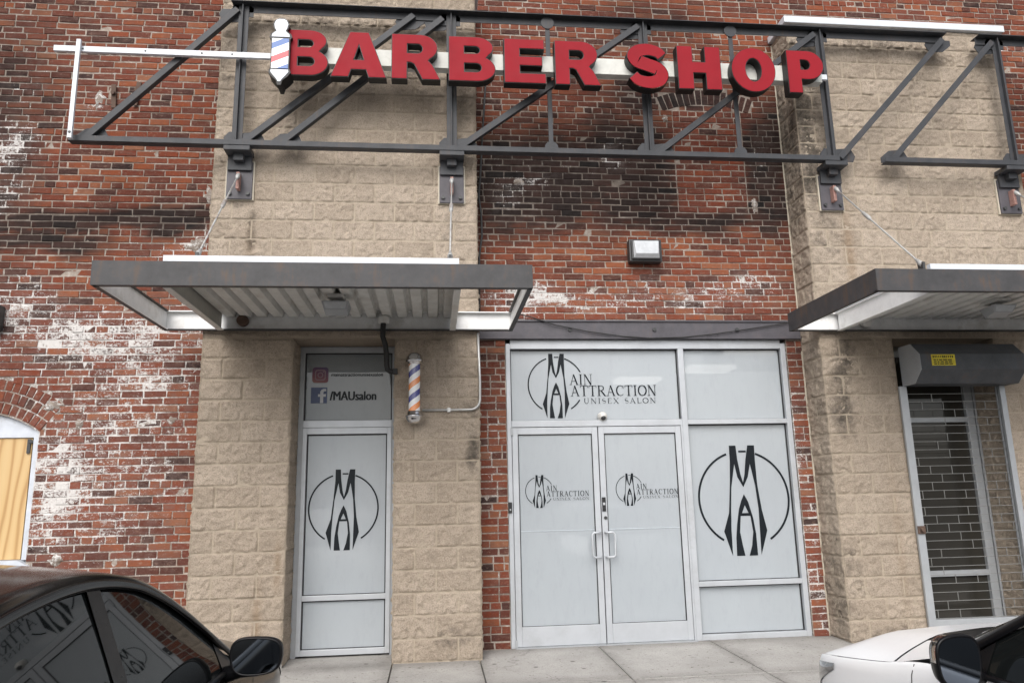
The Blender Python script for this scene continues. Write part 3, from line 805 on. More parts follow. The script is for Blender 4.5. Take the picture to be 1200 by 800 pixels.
d = MB(); logo(d, 3.318, 1.395, 1.155, YF + .056); d3 = d.build('logo', M['decal'], p3)
p4 = pane(sf, 2.735, a1 - .055, .055, .525, YF + .06)
for o in (pt, p2, p3, p4):
    local(o, sf)
    for c in o.children: local(c, sf)
def glass_door(x0, x1, hinge_left, lx):
    yd = YF - .002
    dm = MB(); st = .060
    dm.box(x0, x0 + st, yd, yd + .045, .014, 2.188); dm.box(x1 - st, x1, yd, yd + .045, .014, 2.188)
    dm.box(x0 + st, x1 - st, yd + .001, yd + .044, 2.118, 2.188); dm.box(x0 + st, x1 - st, yd + .001, yd + .044, .014, .20)
    do = dm.build('door', M['alu'], sf, bevel=.003)
    po = pane(do, x0 + st, x1 - st, .20, 2.118, yd + .02, gask=.008)
    d_ = MB(); logo(d_, lx, 1.528, .335, yd + .016, True); lo_ = d_.build('logo', M['decal'], po)
    fl = MB(); fl.box(x0 + st + .01, x1 - st - .01, yd + .0155, yd + .018, 1.125, 1.131); fs_ = fl.build('film_seam', M['seam'], po)
    hx = x1 - .028 if hinge_left else x0 + .028; sg = -1 if hinge_left else 1; ex = hx + sg * .085
    hm = MB()
    hm.tube([(hx, yd, 1.10), (hx, yd - .05, 1.10), (hx + sg * .02, yd - .065, 1.10), (ex - sg * .02, yd - .065, 1.10), (ex, yd - .065, 1.08), (ex, yd - .065, .875), (ex - sg * .02, yd - .065, .855), (hx + sg * .02, yd - .065, .855), (hx, yd - .05, .855), (hx, yd, .855)], .0115, 10)
    ho = hm.build('handle', M['alu'], do)
    for o in (do, po, lo_, fs_, ho, *[c for c in po.children if c.name.startswith('gasket')]): local(o, sf)
    return do
xm = 1.738
dL = glass_door(a0 + .052, xm - .005, True, 1.095)
dR = glass_door(xm + .005, 2.646, False, 2.055)
k_ = MB(); k_.box(xm + .012, xm + .05, YF - .012, YF - .0025, 1.31, 1.455); k_.box(xm + .02, xm + .042, YF - .016, YF - .012, 1.375, 1.40, 1); lk = k_.build('lock_plate', [M['gasket'], M['white_vinyl']], dR); local(lk, sf)
k_ = MB(); k_.tube([(xm + .042, YF - .002, 1.245), (xm + .042, YF - .014, 1.245)], .017, 14); lk = k_.build('lock_cylinder', M['bronze'], dR); local(lk, sf)
for dz in (2.15, .04):
    k_ = MB(); k_.box(a0 + .038, a0 + .062, YF - .014, YF - .003, dz - .04, dz + .04); local(k_.build('hinge', M['alu_dark'], dL), sf)

# narrow glazed bay in the left pilaster ---------------------------------
sp_ = thing('glazed_entrance', 'narrow aluminium glazed bay recessed in the block pilaster with large round logo', 'glass door', (-.88, .0, 0))
f = MB(); YS = -.02
f.box(-1.376, -1.325, YS + .01, YS + .09, .0, 3.055, 1); f.box(-.43, -.389, YS + .01, YS + .09, .0, 3.055, 1); f.box(-1.325, -.43, YS + .011, YS + .089, 2.99, 3.055, 1)
f.box(-1.325, -1.282, YS, YS + .07, .02, 2.21); f.box(-.475, -.43, YS, YS + .07, .02, 2.21)
f.box(-1.325, -.43, YS + .002, YS + .085, 2.212, 2.285); f.box(-1.282, -.475, YS + .001, YS + .07, 2.145, 2.21)
f.box(-1.282, -.475, YS + .001, YS + .07, .525, .575); f.box(-1.282, -.475, YS + .001, YS + .07, .02, .075)
local(f.build('frame', [M['alu'], M['alu_dark']], sp_, bevel=.003), sp_)
q1 = pane(sp_, -1.325, -.43, 2.285, 2.99, YS + .05, M['film_shaded']); q2 = pane(sp_, -1.282, -.475, .575, 2.145, YS + .04); q3 = pane(sp_, -1.282, -.475, .075, .525, YS + .04)
d = MB(); logo(d, -.903, 1.392, .795, YS + .036); d.build('logo', M['decal'], q2)
yy = YS + .046
ig = MB()
rr = lambda cx, cz, hw, r_: [(cx + sx * (hw - r_) + r_ * math.cos(R(a)), cz + sz * (hw - r_) + r_ * math.sin(R(a))) for sx, sz, a0_ in ((1, 1, 0), (-1, 1, 90), (-1, -1, 180), (1, -1, 270)) for a in range(a0_, a0_ + 91, 15)]
flat(ig, [rr(-1.172, 2.762, .082, .03)], 0, 0, 1, yy); ig.build('camera_badge', M['magenta'], q1)
ig = MB(); flat(ig, [rr(-1.172, 2.762, .055, .024), rr(-1.172, 2.762, .044, .018)], 0, 0, 1, yy - .0012); flat(ig, [ell(-1.172, 2.762, .030, .030, 0, 350, 35), ell(-1.172, 2.762, .019, .019, 0, 350, 35)], 0, 0, 1, yy - .0012); flat(ig, [ell(-1.141, 2.795, .007, .007, 0, 340, 17)], 0, 0, 1, yy - .0012)
ig.build('camera_outline', plain('pink_vinyl', (.20, .11, .13), .4), q1)
ig = MB(); flat(ig, [[(-1.262, 2.468), (-1.098, 2.468), (-1.098, 2.632), (-1.262, 2.632)]], 0, 0, 1, yy); ig.build('blue_badge', M['blue'], q1)
ig = MB(); flat(ig, [[(-1.168, 2.470), (-1.136, 2.470), (-1.136, 2.535), (-1.112, 2.535), (-1.108, 2.562), (-1.136, 2.562), (-1.136, 2.580), (-1.128, 2.592), (-1.108, 2.592), (-1.108, 2.616), (-1.135, 2.617), (-1.156, 2.608), (-1.168, 2.588), (-1.168, 2.562), (-1.190, 2.562), (-1.190, 2.535), (-1.168, 2.535)]], 0, 0, 1, yy - .0012); ig.build('badge_letter', M['white_vinyl'], q1)
ig = MB(); text_flat(ig, '/MAUsalon', -1.072, 2.498, .098, .47, yy, 0); text_flat(ig, '/MAUsalon', -1.068, 2.498, .098, .47, yy - .0006, 0); text_flat(ig, '/MAUsalon', -1.063, 2.498, .098, .47, yy - .0012, 0); ig.build('lettering', M['decal'], q1)
ig = MB(); text_flat(ig, 'mainattractionunisexsalon', -1.060, 2.748, .036, .53, yy, 0); text_flat(ig, 'mainattractionunisexsalon', -1.058, 2.750, .036, .53, yy - .0006, 0); ig.build('lettering', M['decal'], q1)
for o in (q1, q2, q3):
    local(o, sp_)
    for c in o.children: local(c, sp_)

# ------------------------------------------------------------------ canopies
def canopy(x0, x1, label):
    root = thing('steel_canopy', label, 'canopy', ((x0 + x1) / 2, -.42, 3.13), 'steel canopies over the doorways')
    Z0, Z1, YB, YFR = 3.13, 3.325, -.43, -2.06; tw = .010; fl = .055; FG = .0105
    def part(name, mb, mats, bev=.002): return local(mb.build(name, mats, root, bevel=bev), root)
    m = MB(); m.box(x0, x1, YFR, YFR + tw, Z0, Z1, 0); m.box(x0, x1, YFR + tw, YFR + fl, Z0, Z0 + tw, 0); m.box(x0, x1, YFR + tw, YFR + fl, Z1 - tw, Z1, 0); m.box(x0 + .02, x1 - .02, YFR + tw + .001, YFR + tw + .004, Z0 + tw, Z1 - tw, 1)
    part('fascia', m, [M['steel_brown'], M['white_metal']])
    for xa, sg in ((x0, 1), (x1, -1)):
        m = MB(); b = lambda p, q: (min(p, q), max(p, q))
        ya, yb = YFR + tw + .002, YB
        m.box(*b(xa, xa + sg * tw), ya, yb, Z0, Z1, 0); m.box(*b(xa + sg * tw, xa + sg * .04), ya, yb, Z0, Z0 + tw, 0); m.box(*b(xa + sg * tw, xa + sg * .04), ya, yb, Z1 - tw, Z1, 0)
        m.box(*b(xa + sg * (tw + .001), xa + sg * (tw + .004)), ya + fl, yb, Z0 + tw, Z1 - tw, 1)
        m.box(*b(xa + sg * .041, xa + sg * .045), ya + fl, yb, Z0 + .0005, Z0 + tw + .003, 1)
        part('side_beam', m, [M['steel_brown'], M['white_metal']])
    m = MB(); m.box(x0 + tw, x1 - tw, YB + .002, YB + .012, Z0 + .002, Z1, 0); m.box(x0 + tw, x1 - tw, YB - .05, YB + .002, Z0, Z0 + .012, 1); m.box(x0 + tw, x1 - tw, YB - .05, YB + .002, Z1 - .012, Z1 - .002, 0)
    part('back_beam', m, [M['white_metal'], M['steel_brown']])
    i0, i1 = x0 + .535, x1 - .615
    for xa in (i0, i1):
        m = MB(); m.box(xa, xa + .010, YFR + .06, YB - .052, Z0 + .004, Z1 - .012, 0); m.box(xa - .025, xa + .035, YFR + .06, YB - .052, Z0 - .004, Z0 + .004, 1); m.box(xa - .025, xa + .035, YFR + .06, YB - .052, Z1 - .012, Z1 - .004, 0)
        part('joist', m, [M['joist'], M['deck']] if xa == i0 and x0 < 0 else [M['white_metal'] if x0 > 0 else M['joist'], M['deck']])
    # corrugated deck between the joists, ribs running front to back
    m = MB(); px = i0 + .04; prof = []
    pitch = .152; zlo, zhi = Z1 - .055, Z1 - .002
    while px < i1 - .04:
        prof += [(px, zlo), (px + .085, zlo), (px + .102, zhi), (px + .135, zhi)]; px += pitch
    m.grid([[(x, y, z_) for x, z_ in prof] for y in (YFR + .03, YB - .01)], 0, False)
    part('deck', m, M['deck'], 0).modifiers.new('s', 'SOLIDIFY').thickness = .003
    m = MB(); m.box(i0 - .02, i1 + .02, YFR + .012, YFR + .06, Z1 + .002, Z1 + .052); m.box(i0 - .02, i1 + .02, YFR + .06, YB - .02, Z1 + .002, Z1 + .012)
    part('roof_trim', m, M['trim'])
    for xa in (x0 + .10, x1 - .12):
        for zz in (Z0 + .05, Z1 - .05):
            pass
    return root
canopy(-2.60, .80, 'grey steel canopy over the narrow glazed bay, left of the double doors')
canopy(3.75, 7.11, 'grey steel canopy over the roll-down shutter, right of the double doors')

def flood(x, y, label):
    root = thing('flood_light', label, 'light', (x, y, 3.26), 'floodlights under the canopies')
    m = MB(); m.box(x - .07, x + .07, y - .10, y + .14, 3.235, 3.268); m.box(x - .03, x + .03, y - .01, y + .05, 3.19, 3.235); local(m.build('mounting_plate', M['deck'], root, bevel=.004), root)
    m = MB(); m.add([(x - .10, y - .06, 3.13), (x + .10, y - .06, 3.13), (x + .10, y + .06, 3.10), (x - .10, y + .06, 3.10), (x - .12, y - .11, 3.20), (x + .12, y - .11, 3.20), (x + .12, y + .11, 3.19), (x - .12, y + .11, 3.19)],
                    [(0, 3, 2, 1), (4, 5, 6, 7), (0, 1, 5, 4), (1, 2, 6, 5), (2, 3, 7, 6), (3, 0, 4, 7)]); local(m.build('housing', M['alu_dark'], root, bevel=.006), root)
    m = MB(); m.add([(x - .085, y - .0685, 3.140), (x + .085, y - .0685, 3.140), (x + .10, y - .104, 3.190), (x - .10, y - .104, 3.190)], [(0, 1, 2, 3)]); o = m.build('lens', M['lens'], root); local(o, root); o.modifiers.new('s', 'SOLIDIFY').thickness = .004
flood(-.86, -1.25, 'pale floodlight under the canopy above the narrow glazed bay')
flood(5.50, -1.25, 'pale floodlight under the canopy above the roll-down shutter')
def sensor(x, mat, label):
    root = thing('junction_box', label, 'junction box', (x, -.48, 3.225), 'round boxes on the canopy back beams')
    m = MB(); m.tube([(x, -.43, 3.225), (x, -.50, 3.225)], .055, 18); local(m.build('box_body', mat, root, bevel=.005), root)
    m = MB(); m.tube([(x, -.50, 3.225), (x, -.512, 3.225)], .044, 18); local(m.build('cover', mat, root, bevel=.003), root)
sensor(-1.86, M['rusty'], 'rusty round junction box at the inner corner of the canopy over the glazed bay')
sensor(4.60, M['plastic'], 'pale round junction box at the inner corner of the canopy over the shutter')
# black pipe dropping from the canopy
root = thing('drain_pipe', 'bent black pipe dropping from the canopy in front of the dark transom pane', 'pipe', (-.5, -.5, 3.2))
m = MB(); m.tube([(-.49, -.52, 3.27), (-.495, -.52, 3.22), (-.50, -.51, 3.06), (-.475, -.50, 2.98), (-.465, -.48, 2.90), (-.46, -.46, 2.78), (-.455, -.45, 2.74), (-.43, -.44, 2.722), (-.38, -.43, 2.72)], .026, 12); local(m.build('pipe', M['rubber'], root), root)
m = MB(); m.tube([(-.49, -.51, 3.19), (-.49, -.51, 3.262)], .062, 8); local(m.build('box_cover', M['deck'], root, bevel=.004), root)
m = MB(); m.box(-.40, -.355, -.462, -.412, 2.695, 2.745); local(m.build('clip', M['rubber'], root), root)

# ------------------------------------------------------------------ sign truss
TY = -.55
def truss(verts, xl0, xl1, xu0, xu1, diags, thin, brackets, label):
    root = thing('steel_truss', label, 'truss', (brackets[0], PY, 5.0), 'steel sign trusses on the pilasters')
    ZL, ZU = 5.005, 6.60
    def part(name, mb, mat=M['truss'], bev=.003): return local(mb.build(name, mat, root, bevel=bev), root)
    m = MB(); m.box(xl0, xl1, TY - .075, TY - .067, ZL, ZL + .058); m.box(xl0, xl1, TY - .067, TY + .02, ZL, ZL + .008); part('lower_chord', m)
    m = MB(); m.box(xu0, xu1, TY - .10, TY - .02, ZU + .012, ZU + .022); m.box(xu0, xu1, TY - .02, TY - .012, ZU - .07, ZU + .022); m.box(xu0, xu1, TY - .012, TY + .05, ZU + .012, ZU + .022); part('upper_chord', m)
    for x in verts:
        m = MB(); m.bar((x, TY - .045, ZL + .008), (x, TY - .045, ZU + .012), .012, .05); m.bar((x + .028, TY - .024, ZL + .008), (x + .028, TY - .024, ZU + .01), .055, .008); m.bar((x - .026, TY - .024, ZL + .008), (x - .026, TY - .024, ZU + .01), .05, .008)
        part('vertical', m)
        for zz, s_ in ((ZL + .075, 1), (ZU - .06, 1)):
            m = MB(); m.prism([(x - .13, zz - .06), (x + .10, zz - .06), (x + .10, zz + .04), (x + .04, zz + .09), (x - .08, zz + .09), (x - .13, zz + .03)], TY - .02, TY - .010); part('gusset_plate', m, bev=0)
    for x in thin:
        m = MB(); m.bar((x, TY - .035, ZL + .01), (x, TY - .035, ZU + .01), .05, .012); part('strut', m)
        for zz in (ZL + .07, ZU - .055):
            m = MB(); m.tube([(x, TY - .043, zz), (x, TY - .053, zz)], .072, 20); part('gusset_plate', m, bev=0)
    for (p, q) in diags:
        m = MB(); P_ = Vector((p[0], TY - .055, p[1])); Q_ = Vector((q[0], TY - .055, q[1]))
        m.bar(P_, Q_, .065, .008); t_ = (Q_ - P_).normalized(); nn = Vector((t_.z, 0, -t_.x)); m.bar(P_ + nn * .029 + Vector((0, .032, 0)), Q_ + nn * .029 + Vector((0, .032, 0)), .008, .055)
        part('diagonal', m)
    for (p, q) in diags:
        for (gx, gzz, sg_, hh) in ((p[0], ZL + .06, 1, 1), (q[0], ZU - .072, -1, -1)):
            m = MB(); m.prism([(gx - sg_ * .12, gzz - .045 * hh), (gx + sg_ * .17, gzz - .045 * hh), (gx + sg_ * .20, gzz + .02 * hh), (gx + sg_ * .15, gzz + .12 * hh), (gx - sg_ * .02, gzz + .10 * hh), (gx - sg_ * .12, gzz + .02 * hh)], TY - .0085, TY - .0005)
            part('gusset_plate', m, bev=0)
    for x in brackets:
        m = MB(); m.box(x - .128, x + .128, PY - .045, PY - .024, 4.50, 4.90); b_ = part('bracket', m, M['lintel'])
        m = MB(); m.box(x - .142, x + .142, PY - .026, PY + .01, 4.495, 4.92); local(m.build('sealant_edge', M['sealant'], b_), root)
        m = MB(); m.box(x - .128, x + .128, TY - .07, PY - .02, 4.955, 5.003); m.box(x - .05, x + .05, PY - .14, PY - .045, 4.88, 4.955); m.box(x - .12, x + .12, PY - .075, PY - .045, 4.80, 4.955); local(m.build('shelf_angle', M['truss'], b_, bevel=.003), root)
        for sx in (-.09, .09):
            m = MB(); m.tube([(x + sx, PY - .045, 4.555), (x + sx, PY - .066, 4.555)], .02, 6); local(m.build('bolt', M['bronze'], b_), root)
        m = MB(); m.box(x - .016, x + .016, PY - .12, PY - .045, 4.58, 4.76); local(m.build('lug', M['primer'], b_, bevel=.004), root)
    return root
truss([-1.985, .19, 2.31, 4.37], -3.58, 4.43, -2.10, 5.90,
      [((-3.43, 5.05), (-2.04, 6.55)), ((-1.91, 5.05), (-.21, 6.57)), ((-1.54, 5.05), (.10, 6.55)), ((.265, 5.05), (2.26, 6.56)), ((2.39, 5.05), (4.31, 6.56)), ((4.45, 5.05), (5.87, 6.56))], [1.24, 3.315], [-1.97, .19, 4.39],
      'long grey steel truss carrying the red letters across both pilasters')
truss([6.55, 8.70], 4.96, 10.4, 6.30, 10.4, [((5.07, 5.05), (6.49, 6.56)), ((6.63, 5.05), (8.62, 6.56)), ((8.80, 5.05), (10.3, 6.56))], [7.65, 9.6], [6.53, 8.72],
      'separate grey steel truss without letters at the right edge')

# canopy hanger rods
def rod(p, q, label):
    root = thing('hanger_rod', label, 'rod', q, 'canopy hanger rods')
    P_, Q_ = Vector(p), Vector(q); D = Q_ - P_
    m = MB(); m.tube([P_, Q_], .0078, 8); local(m.build('rod', M['rod'], root), root)
    m = MB(); m.tube([P_ + D * .36, P_ + D * .375, P_ + D * .45, P_ + D * .465], [.009, .019, .019, .009], 8); local(m.build('turnbuckle', M['rod'], root), root)
    for e, s_ in ((P_, 1), (Q_, -1)):
        m = MB(); m.tube([e - D * .012 * s_, e + D * .012 * s_, e + D * .05 * s_], [.020, .023, .011], 8); local(m.build('clevis', M['rod'], root), root)
    m = MB(); m.box(Q_.x - .012, Q_.x + .012, Q_.y - .035, Q_.y + .035, 3.335, Q_.z + .01); local(m.build('lug', M['bronze'], root), root)
rod((-1.965, -.52, 4.72), (-1.86, -1.94, 3.42), 'hanger rod from the leftmost truss bracket down to the canopy over the glazed bay')
rod((.19, -.52, 4.72), (.135, -1.95, 3.42), 'hanger rod near the middle brick panel, at the right end of the left canopy')
rod((4.40, -.52, 4.72), (4.29, -1.90, 3.42), 'slanting hanger rod at the left end of the right canopy')
rod((6.54, -.52, 4.72), (6.44, -1.94, 3.42), 'hanger rod from the bracket at the right edge above the shutter')

# ------------------------------------------------------------------ channel letter sign
sign = thing('channel_letter_sign', 'red channel letters reading BARBER SHOP on a raceway across the steel truss', 'sign', (1.3, -.7, 5.6))
Y0, Y1 = -.845, -.738                          # front and back of the letters
m = MB(); m.box(-1.45, 4.26, -.735, -.635, 5.87, 6.055); local(m.build('raceway', M['raceway'], sign, bevel=.004), sign)
m = MB(); m.box(4.26, 4.36, -.672, -.634, 5.945, 6.005); local(m.build('mounting_bar', M['trim'], sign, bevel=.002), sign)
m = MB(); m.box(-3.78, -1.45, -.672, -.634, 5.945, 6.005)
for bx in (-3.5, -2.9, -2.35, -2.05): m.tube([(bx, -.672, 5.975), (bx, -.677, 5.975)], .010, 8, 1)
local(m.build('mounting_bar', [M['trim'], M['bronze']], sign, bevel=.002), sign)
m = MB(); m.bar((-3.525, -.700, 4.99), (-3.53, -.700, 6.055), .042, .03); m.tube([(-3.525, -.70, 5.05), (-3.525, -.72, 5.05)], .014, 8, 1); local(m.build('mounting_post', [M['trim'], M['bronze']], sign, bevel=.003), sign)
def arcs(cx, cy, rx, ry, a0, a1, k=12): return ell(cx, cy, rx, ry, a0, a1, k)
def glyph(c):
    if c == 'B': return .92, [[(0, 0), (.56, 0)] + arcs(.56, .285, .36, .285, -85, 55) + [(.74, .53)] + arcs(.54, .76, .34, .24, -42, 88) + [(0, 1)],
                              [(.31, .62), (.52, .62)] + arcs(.52, .70, .09, .08, -90, 90, 8) + [(.31, .78)], [(.31, .21), (.54, .21)] + arcs(.54, .305, .10, .095, -90, 90, 8) + [(.31, .40)]]
    if c == 'A': return 1.12, [[(0, 0), (.36, 0), (.415, .165), (.705, .165), (.76, 0), (1.12, 0), (.755, 1), (.375, 1)], [(.56, .70), (.465, .385), (.655, .385)]]
    if c == 'R': return 1.02, [[(0, 0), (.33, 0), (.33, .37), (.40, .37), (.47, .33), (.64, 0), (1.02, 0), (.855, .33), (.77, .42)] + arcs(.60, .705, .36, .295, -55, 90) + [(0, 1)],
                               [(.33, .58), (.54, .58)] + arcs(.54, .68, .10, .10, -90, 90, 8) + [(.33, .78)]]
    if c == 'E': return .90, [[(0, 0), (.90, 0), (.90, .225), (.345, .225), (.345, .395), (.83, .395), (.83, .605), (.345, .605), (.345, .775), (.88, .775), (.88, 1), (0, 1)]]
    if c == 'S':
        pts = [(.80, .72), (.70, .82), (.48, .875), (.26, .83), (.165, .72), (.24, .60), (.46, .52), (.68, .44), (.775, .30), (.69, .17), (.47, .12), (.25, .165), (.13, .28)]
        ds = []
        for i in range(len(pts) - 1):            # smooth the spine
            p0 = pts[max(0, i - 1)]; p1 = pts[i]; p2_ = pts[i + 1]; p3_ = pts[min(len(pts) - 1, i + 2)]
            for k in range(5):
                t_ = k / 5; ds.append(tuple(.5 * (2 * p1[j] + (p2_[j] - p0[j]) * t_ + (2 * p0[j] - 5 * p1[j] + 4 * p2_[j] - p3_[j]) * t_ ** 2 + (3 * p1[j] - p0[j] - 3 * p2_[j] + p3_[j]) * t_ ** 3) for j in (0, 1)))
        ds.append(pts[-1])
        return .95, [ribbon(ds, [.25 + .07 * math.sin(PI * i / (len(ds) - 1)) for i in range(len(ds))])]
    if c == 'H': return .98, [[(0, 0), (.355, 0), (.355, .375), (.625, .375), (.625, 0), (.98, 0), (.98, 1), (.625, 1), (.625, .635), (.355, .635), (.355, 1), (0, 1)]]
    if c == 'O': return 1.06, [ell(.53, .5, .53, .515, 0, 355, 71), ell(.53, .5, .185, .265, 0, 355, 71)]
    if c == 'P': return .92, [[(0, 0), (.345, 0), (.345, .32), (.52, .32)] + arcs(.52, .66, .40, .34, -85, 90) + [(0, 1)], [(.345, .555), (.46, .555)] + arcs(.46, .665, .11, .11, -90, 90, 8) + [(.345, .775)]]
LT = [('B', -1.515, -1.058), ('A', -1.036, -.474), ('R', -.427, .072), ('B', .155, .640), ('E', .730, 1.166), ('R', 1.263, 1.750), ('S', 2.032, 2.493), ('H', 2.583, 3.064), ('O', 3.179, 3.673), ('P', 3.808, 4.225)]
LZ, LH = 5.664, .508
for c, xa, xb in LT:
    w, polys = glyph(c); kx = (xb - xa) / w
    P = [[(x * kx, y * LH) for x, y in p] for p in polys]
    vs, fs = curve_shape(P, 'shape', extrude=(Y1 - Y0) / 2)
    b = MB(); b.add([(xa + a, (Y0 + Y1) / 2 - zz, LZ + bb) for a, bb, zz in vs], fs); lo_ = local(b.build('letter', M['black_return'], sign, fixn=True), sign)
    vs, fs = curve_shape(P, 'shape', extrude=.003, offset=-.007)
    b = MB(); b.add([(xa + a, Y0 - .0032 - zz, LZ + bb) for a, bb, zz in vs], fs); local(b.build('letter_face', M['red'], lo_, fixn=True), sign)
# flat illuminated pole emblem in front of the first letter
EX, EZ = -1.523, 5.52
OUT = [(-.018, .0), (.018, .0), (.03, .05), (.075, .09), (.108, .135), (.10, .17), (.092, .18), (.092, .50), (.112, .53), (.10, .56), (.058, .595), (.07, .62), (.082, .665), (.066, .71), (.03, .735), (-.03, .735), (-.066, .71), (-.082, .665), (-.07, .62), (-.058, .595), (-.10, .56), (-.112, .53), (-.092, .50), (-.092, .18), (-.10, .17), (-.108, .135), (-.075, .09), (-.03, .05)]
b = MB(); b.prism([(EX + x, EZ + z_) for x, z_ in OUT], -.90, -.72); em = local(b.build('pole_emblem', M['black_return'], sign), sign)
def emb(name, poly, y, mat):
    vs, fs = curve_shape([poly], 'shape', extrude=.0025); b_ = MB(); b_.add([(x, y - zz, z_) for x, z_, zz in vs], fs)
    o = b_.build(name, mat, em, fixn=True); return o
local(emb('emblem_cap', [(EX + x * .84, EZ + z_) for x, z_ in [(-.105, .525), (.105, .525), (.10, .555), (.052, .592), (.07, .62), (.082, .665), (.062, .71), (.03, .725), (-.03, .725), (-.062, .71), (-.082, .665), (-.07, .62), (-.052, .592), (-.10, .555)]], -.9035, M['trim']), sign)
local(emb('emblem_base', [(EX + x * .84, EZ + z_) for x, z_ in [(-.10, .165), (.10, .165), (.105, .14), (.07, .10), (.03, .06), (.015, .035), (-.015, .035), (-.03, .06), (-.07, .10), (-.105, .14)]], -.9035, M['trim']), sign)
o = emb('emblem_stripes', [(-.082, -.165), (.082, -.165), (.082, .165), (-.082, .165)], 0, M['emblem_stripe'])
o.location = (EX - sign.location.x, -.9035 - sign.location.y, EZ + .342 - sign.location.z)

# ------------------------------------------------------------------ wall pieces
pole = thing('barber_pole', 'chrome capped barber pole with blue and orange stripes on the block pier', 'barber pole', (-.187, -.52, 2.19))
def lathe_part(name, prof, mat, z0=0):
    b = MB(); b.lathe(0, 0, prof, 32, 0, z0); return b.build(name, mat, pole)
lathe_part('striped_tube', [(.056, .10), (.056, .605)], M['pole_stripe'])
lathe_part('bottom_cap', [(.0, .0), (.035, .004), (.062, .02), (.078, .048), (.080, .066), (.086, .068), (.086, .082), (.074, .086), (.068, .10), (.066, .122), (.056, .126)], M['chrome'])
lathe_part('top_cap', [(.056, .585), (.066, .59), (.066, .602), (.074, .606), (.086, .612), (.086, .626), (.080, .630), (.078, .650), (.062, .684), (.035, .700), (.0, .704)], M['chrome'])
for zz in (.10, .60):
    b = MB(); b.box(-.03, .03, .05, .118, zz - .04, zz + .04); b.build('wall_bracket', M['chrome'], pole, bevel=.004)
cd = MB(); cd.tube([(-.11, -.425, 2.335), (.36, -.425, 2.335)] + [(.36 + .10 * math.sin(R(a)), -.425, 2.435 - .10 * math.cos(R(a))) for a in range(10, 91, 16)] + [(.462, -.425, 2.6), (.448, -.425, 3.115)], .0125, 10)
for sx in (.15, ): cd.box(sx - .015, sx + .015, -.436, -.40, 2.315, 2.355)
tag(cd.build('conduit', M['galv']), 'thin galvanised conduit bending up the pier beside the barber pole', 'conduit')
def wall_pack(x, z_, label):
    root = thing('wall_light', label, 'wall light', (x, -.01, z_), 'wall pack lights on the brick')
    b = MB(); b.box(-.185, .185, -.10, .0, -.13, .13); b.box(-.165, .165, -.125, -.10, -.11, .112); b.build('housing', M['bronze'], root, bevel=.012)
    b = MB(); vs = [(-.145, -.128, -.095), (.145, -.128, -.095), (.145, -.128, .10), (-.145, -.128, .10), (-.125, -.165, -.055), (.125, -.165, -.055), (.138, -.150, .095), (-.138, -.150, .095)]
    b.add(vs, [(4, 5, 6, 7), (0, 1, 5, 4), (1, 2, 6, 5), (2, 3, 7, 6), (3, 0, 4, 7)]); b.build('lens', M['lens'], root, bevel=.005)
wall_pack(2.34, 4.12, 'dark wall pack light on red brick above the double doors')
wall_pack(-4.49, 3.34, 'dark wall light at the left edge above the boarded window')
cam_ = thing('dome_camera', 'small white dome camera at the foot of the transom pane above the doors', 'camera', (1.80, .02, 2.30))
b = MB(); b.tube([(0, .055, 0), (0, -.005, 0)], .05, 20); b.build('base', M['plastic'], cam_, bevel=.006)
b = MB(); b.lathe(0, 0, [(.048, -.005), (.046, .01), (.036, .03), (.018, .042), (0, .046)], 20); o = b.build('dome', M['plastic'], cam_); o.rotation_euler = (R(105), 0, 0)
b = MB(); b.lathe(0, 0, [(.030, .026), (.026, .040), (.014, .050), (0, .052)], 18); o = b.build('lens', M['bronze'], cam_); o.rotation_euler = (R(125), 0, 0)
it = thing('intercom', 'small black door buzzer on the left frame of the double doors', 'intercom', (.785, .02, 1.37))
b = MB(); b.box(-.022, .018, -.022, -.001, -.055, .055); b.build('body', M['gasket'], it, bevel=.004)
b = MB(); b.tube([(0, -.022, -.02), (0, -.026, -.02)], .009, 12); b.build('button', M['alu_dark'], it)
cb = MB(); cb.tube([(.80, -.10, 3.42), (1.03, -.05, 3.375), (1.31, -.045, 3.285), (1.68, -.043, 3.212), (2.05, -.043, 3.160), (2.35, -.042, 3.140), (2.73, -.042, 3.150), (3.10, -.042, 3.19), (3.52, -.042, 3.25), (3.92, -.042, 3.31), (4.05, -.05, 3.36)], .006, 6)
tag(cb.build('cable', M['rubber']), 'thin black cable sagging across the steel lintel above the doors', 'cable')
cb = MB(); cb.tube([(.66, -.03, 6.5), (.60, -.02, 6.2), (.545, -.02, 5.4), (.525, -.022, 5.05), (.50, -.022, 4.75), (.525, -.025, 4.55), (.53, -.025, 4.3), (.497, -.022, 4.05), (.492, -.022, 3.40)], .011, 6)
tag(cb.build('cable', M['bronze']), 'dark cable running down the brick along the pilaster edge behind the sign', 'cable')
for (ax, az, rot_, lb) in ((-3.45, 5.83, -4, 'rusty iron wall anchor on the brick, left one of a pair behind the truss'), (-3.21, 5.87, 6, 'rusty iron wall anchor on the brick, right one of a pair beside the diagonal brace')):
    a_ = thing('wall_anchor', lb, 'wall anchor', (ax, -.005, az), 'rusty wall anchors')
    b = MB(); b.bar((0, -.02, -.15), (0, -.02, .13), .05, .02); o = b.build('plate', M['rusty'], a_, bevel=.004); o.rotation_euler = (0, R(rot_), 0)
    b = MB(); b.tube([(0, -.03, .02), (0, -.06, .02)], .022, 6); b.build('bolt', M['rusty'], a_)

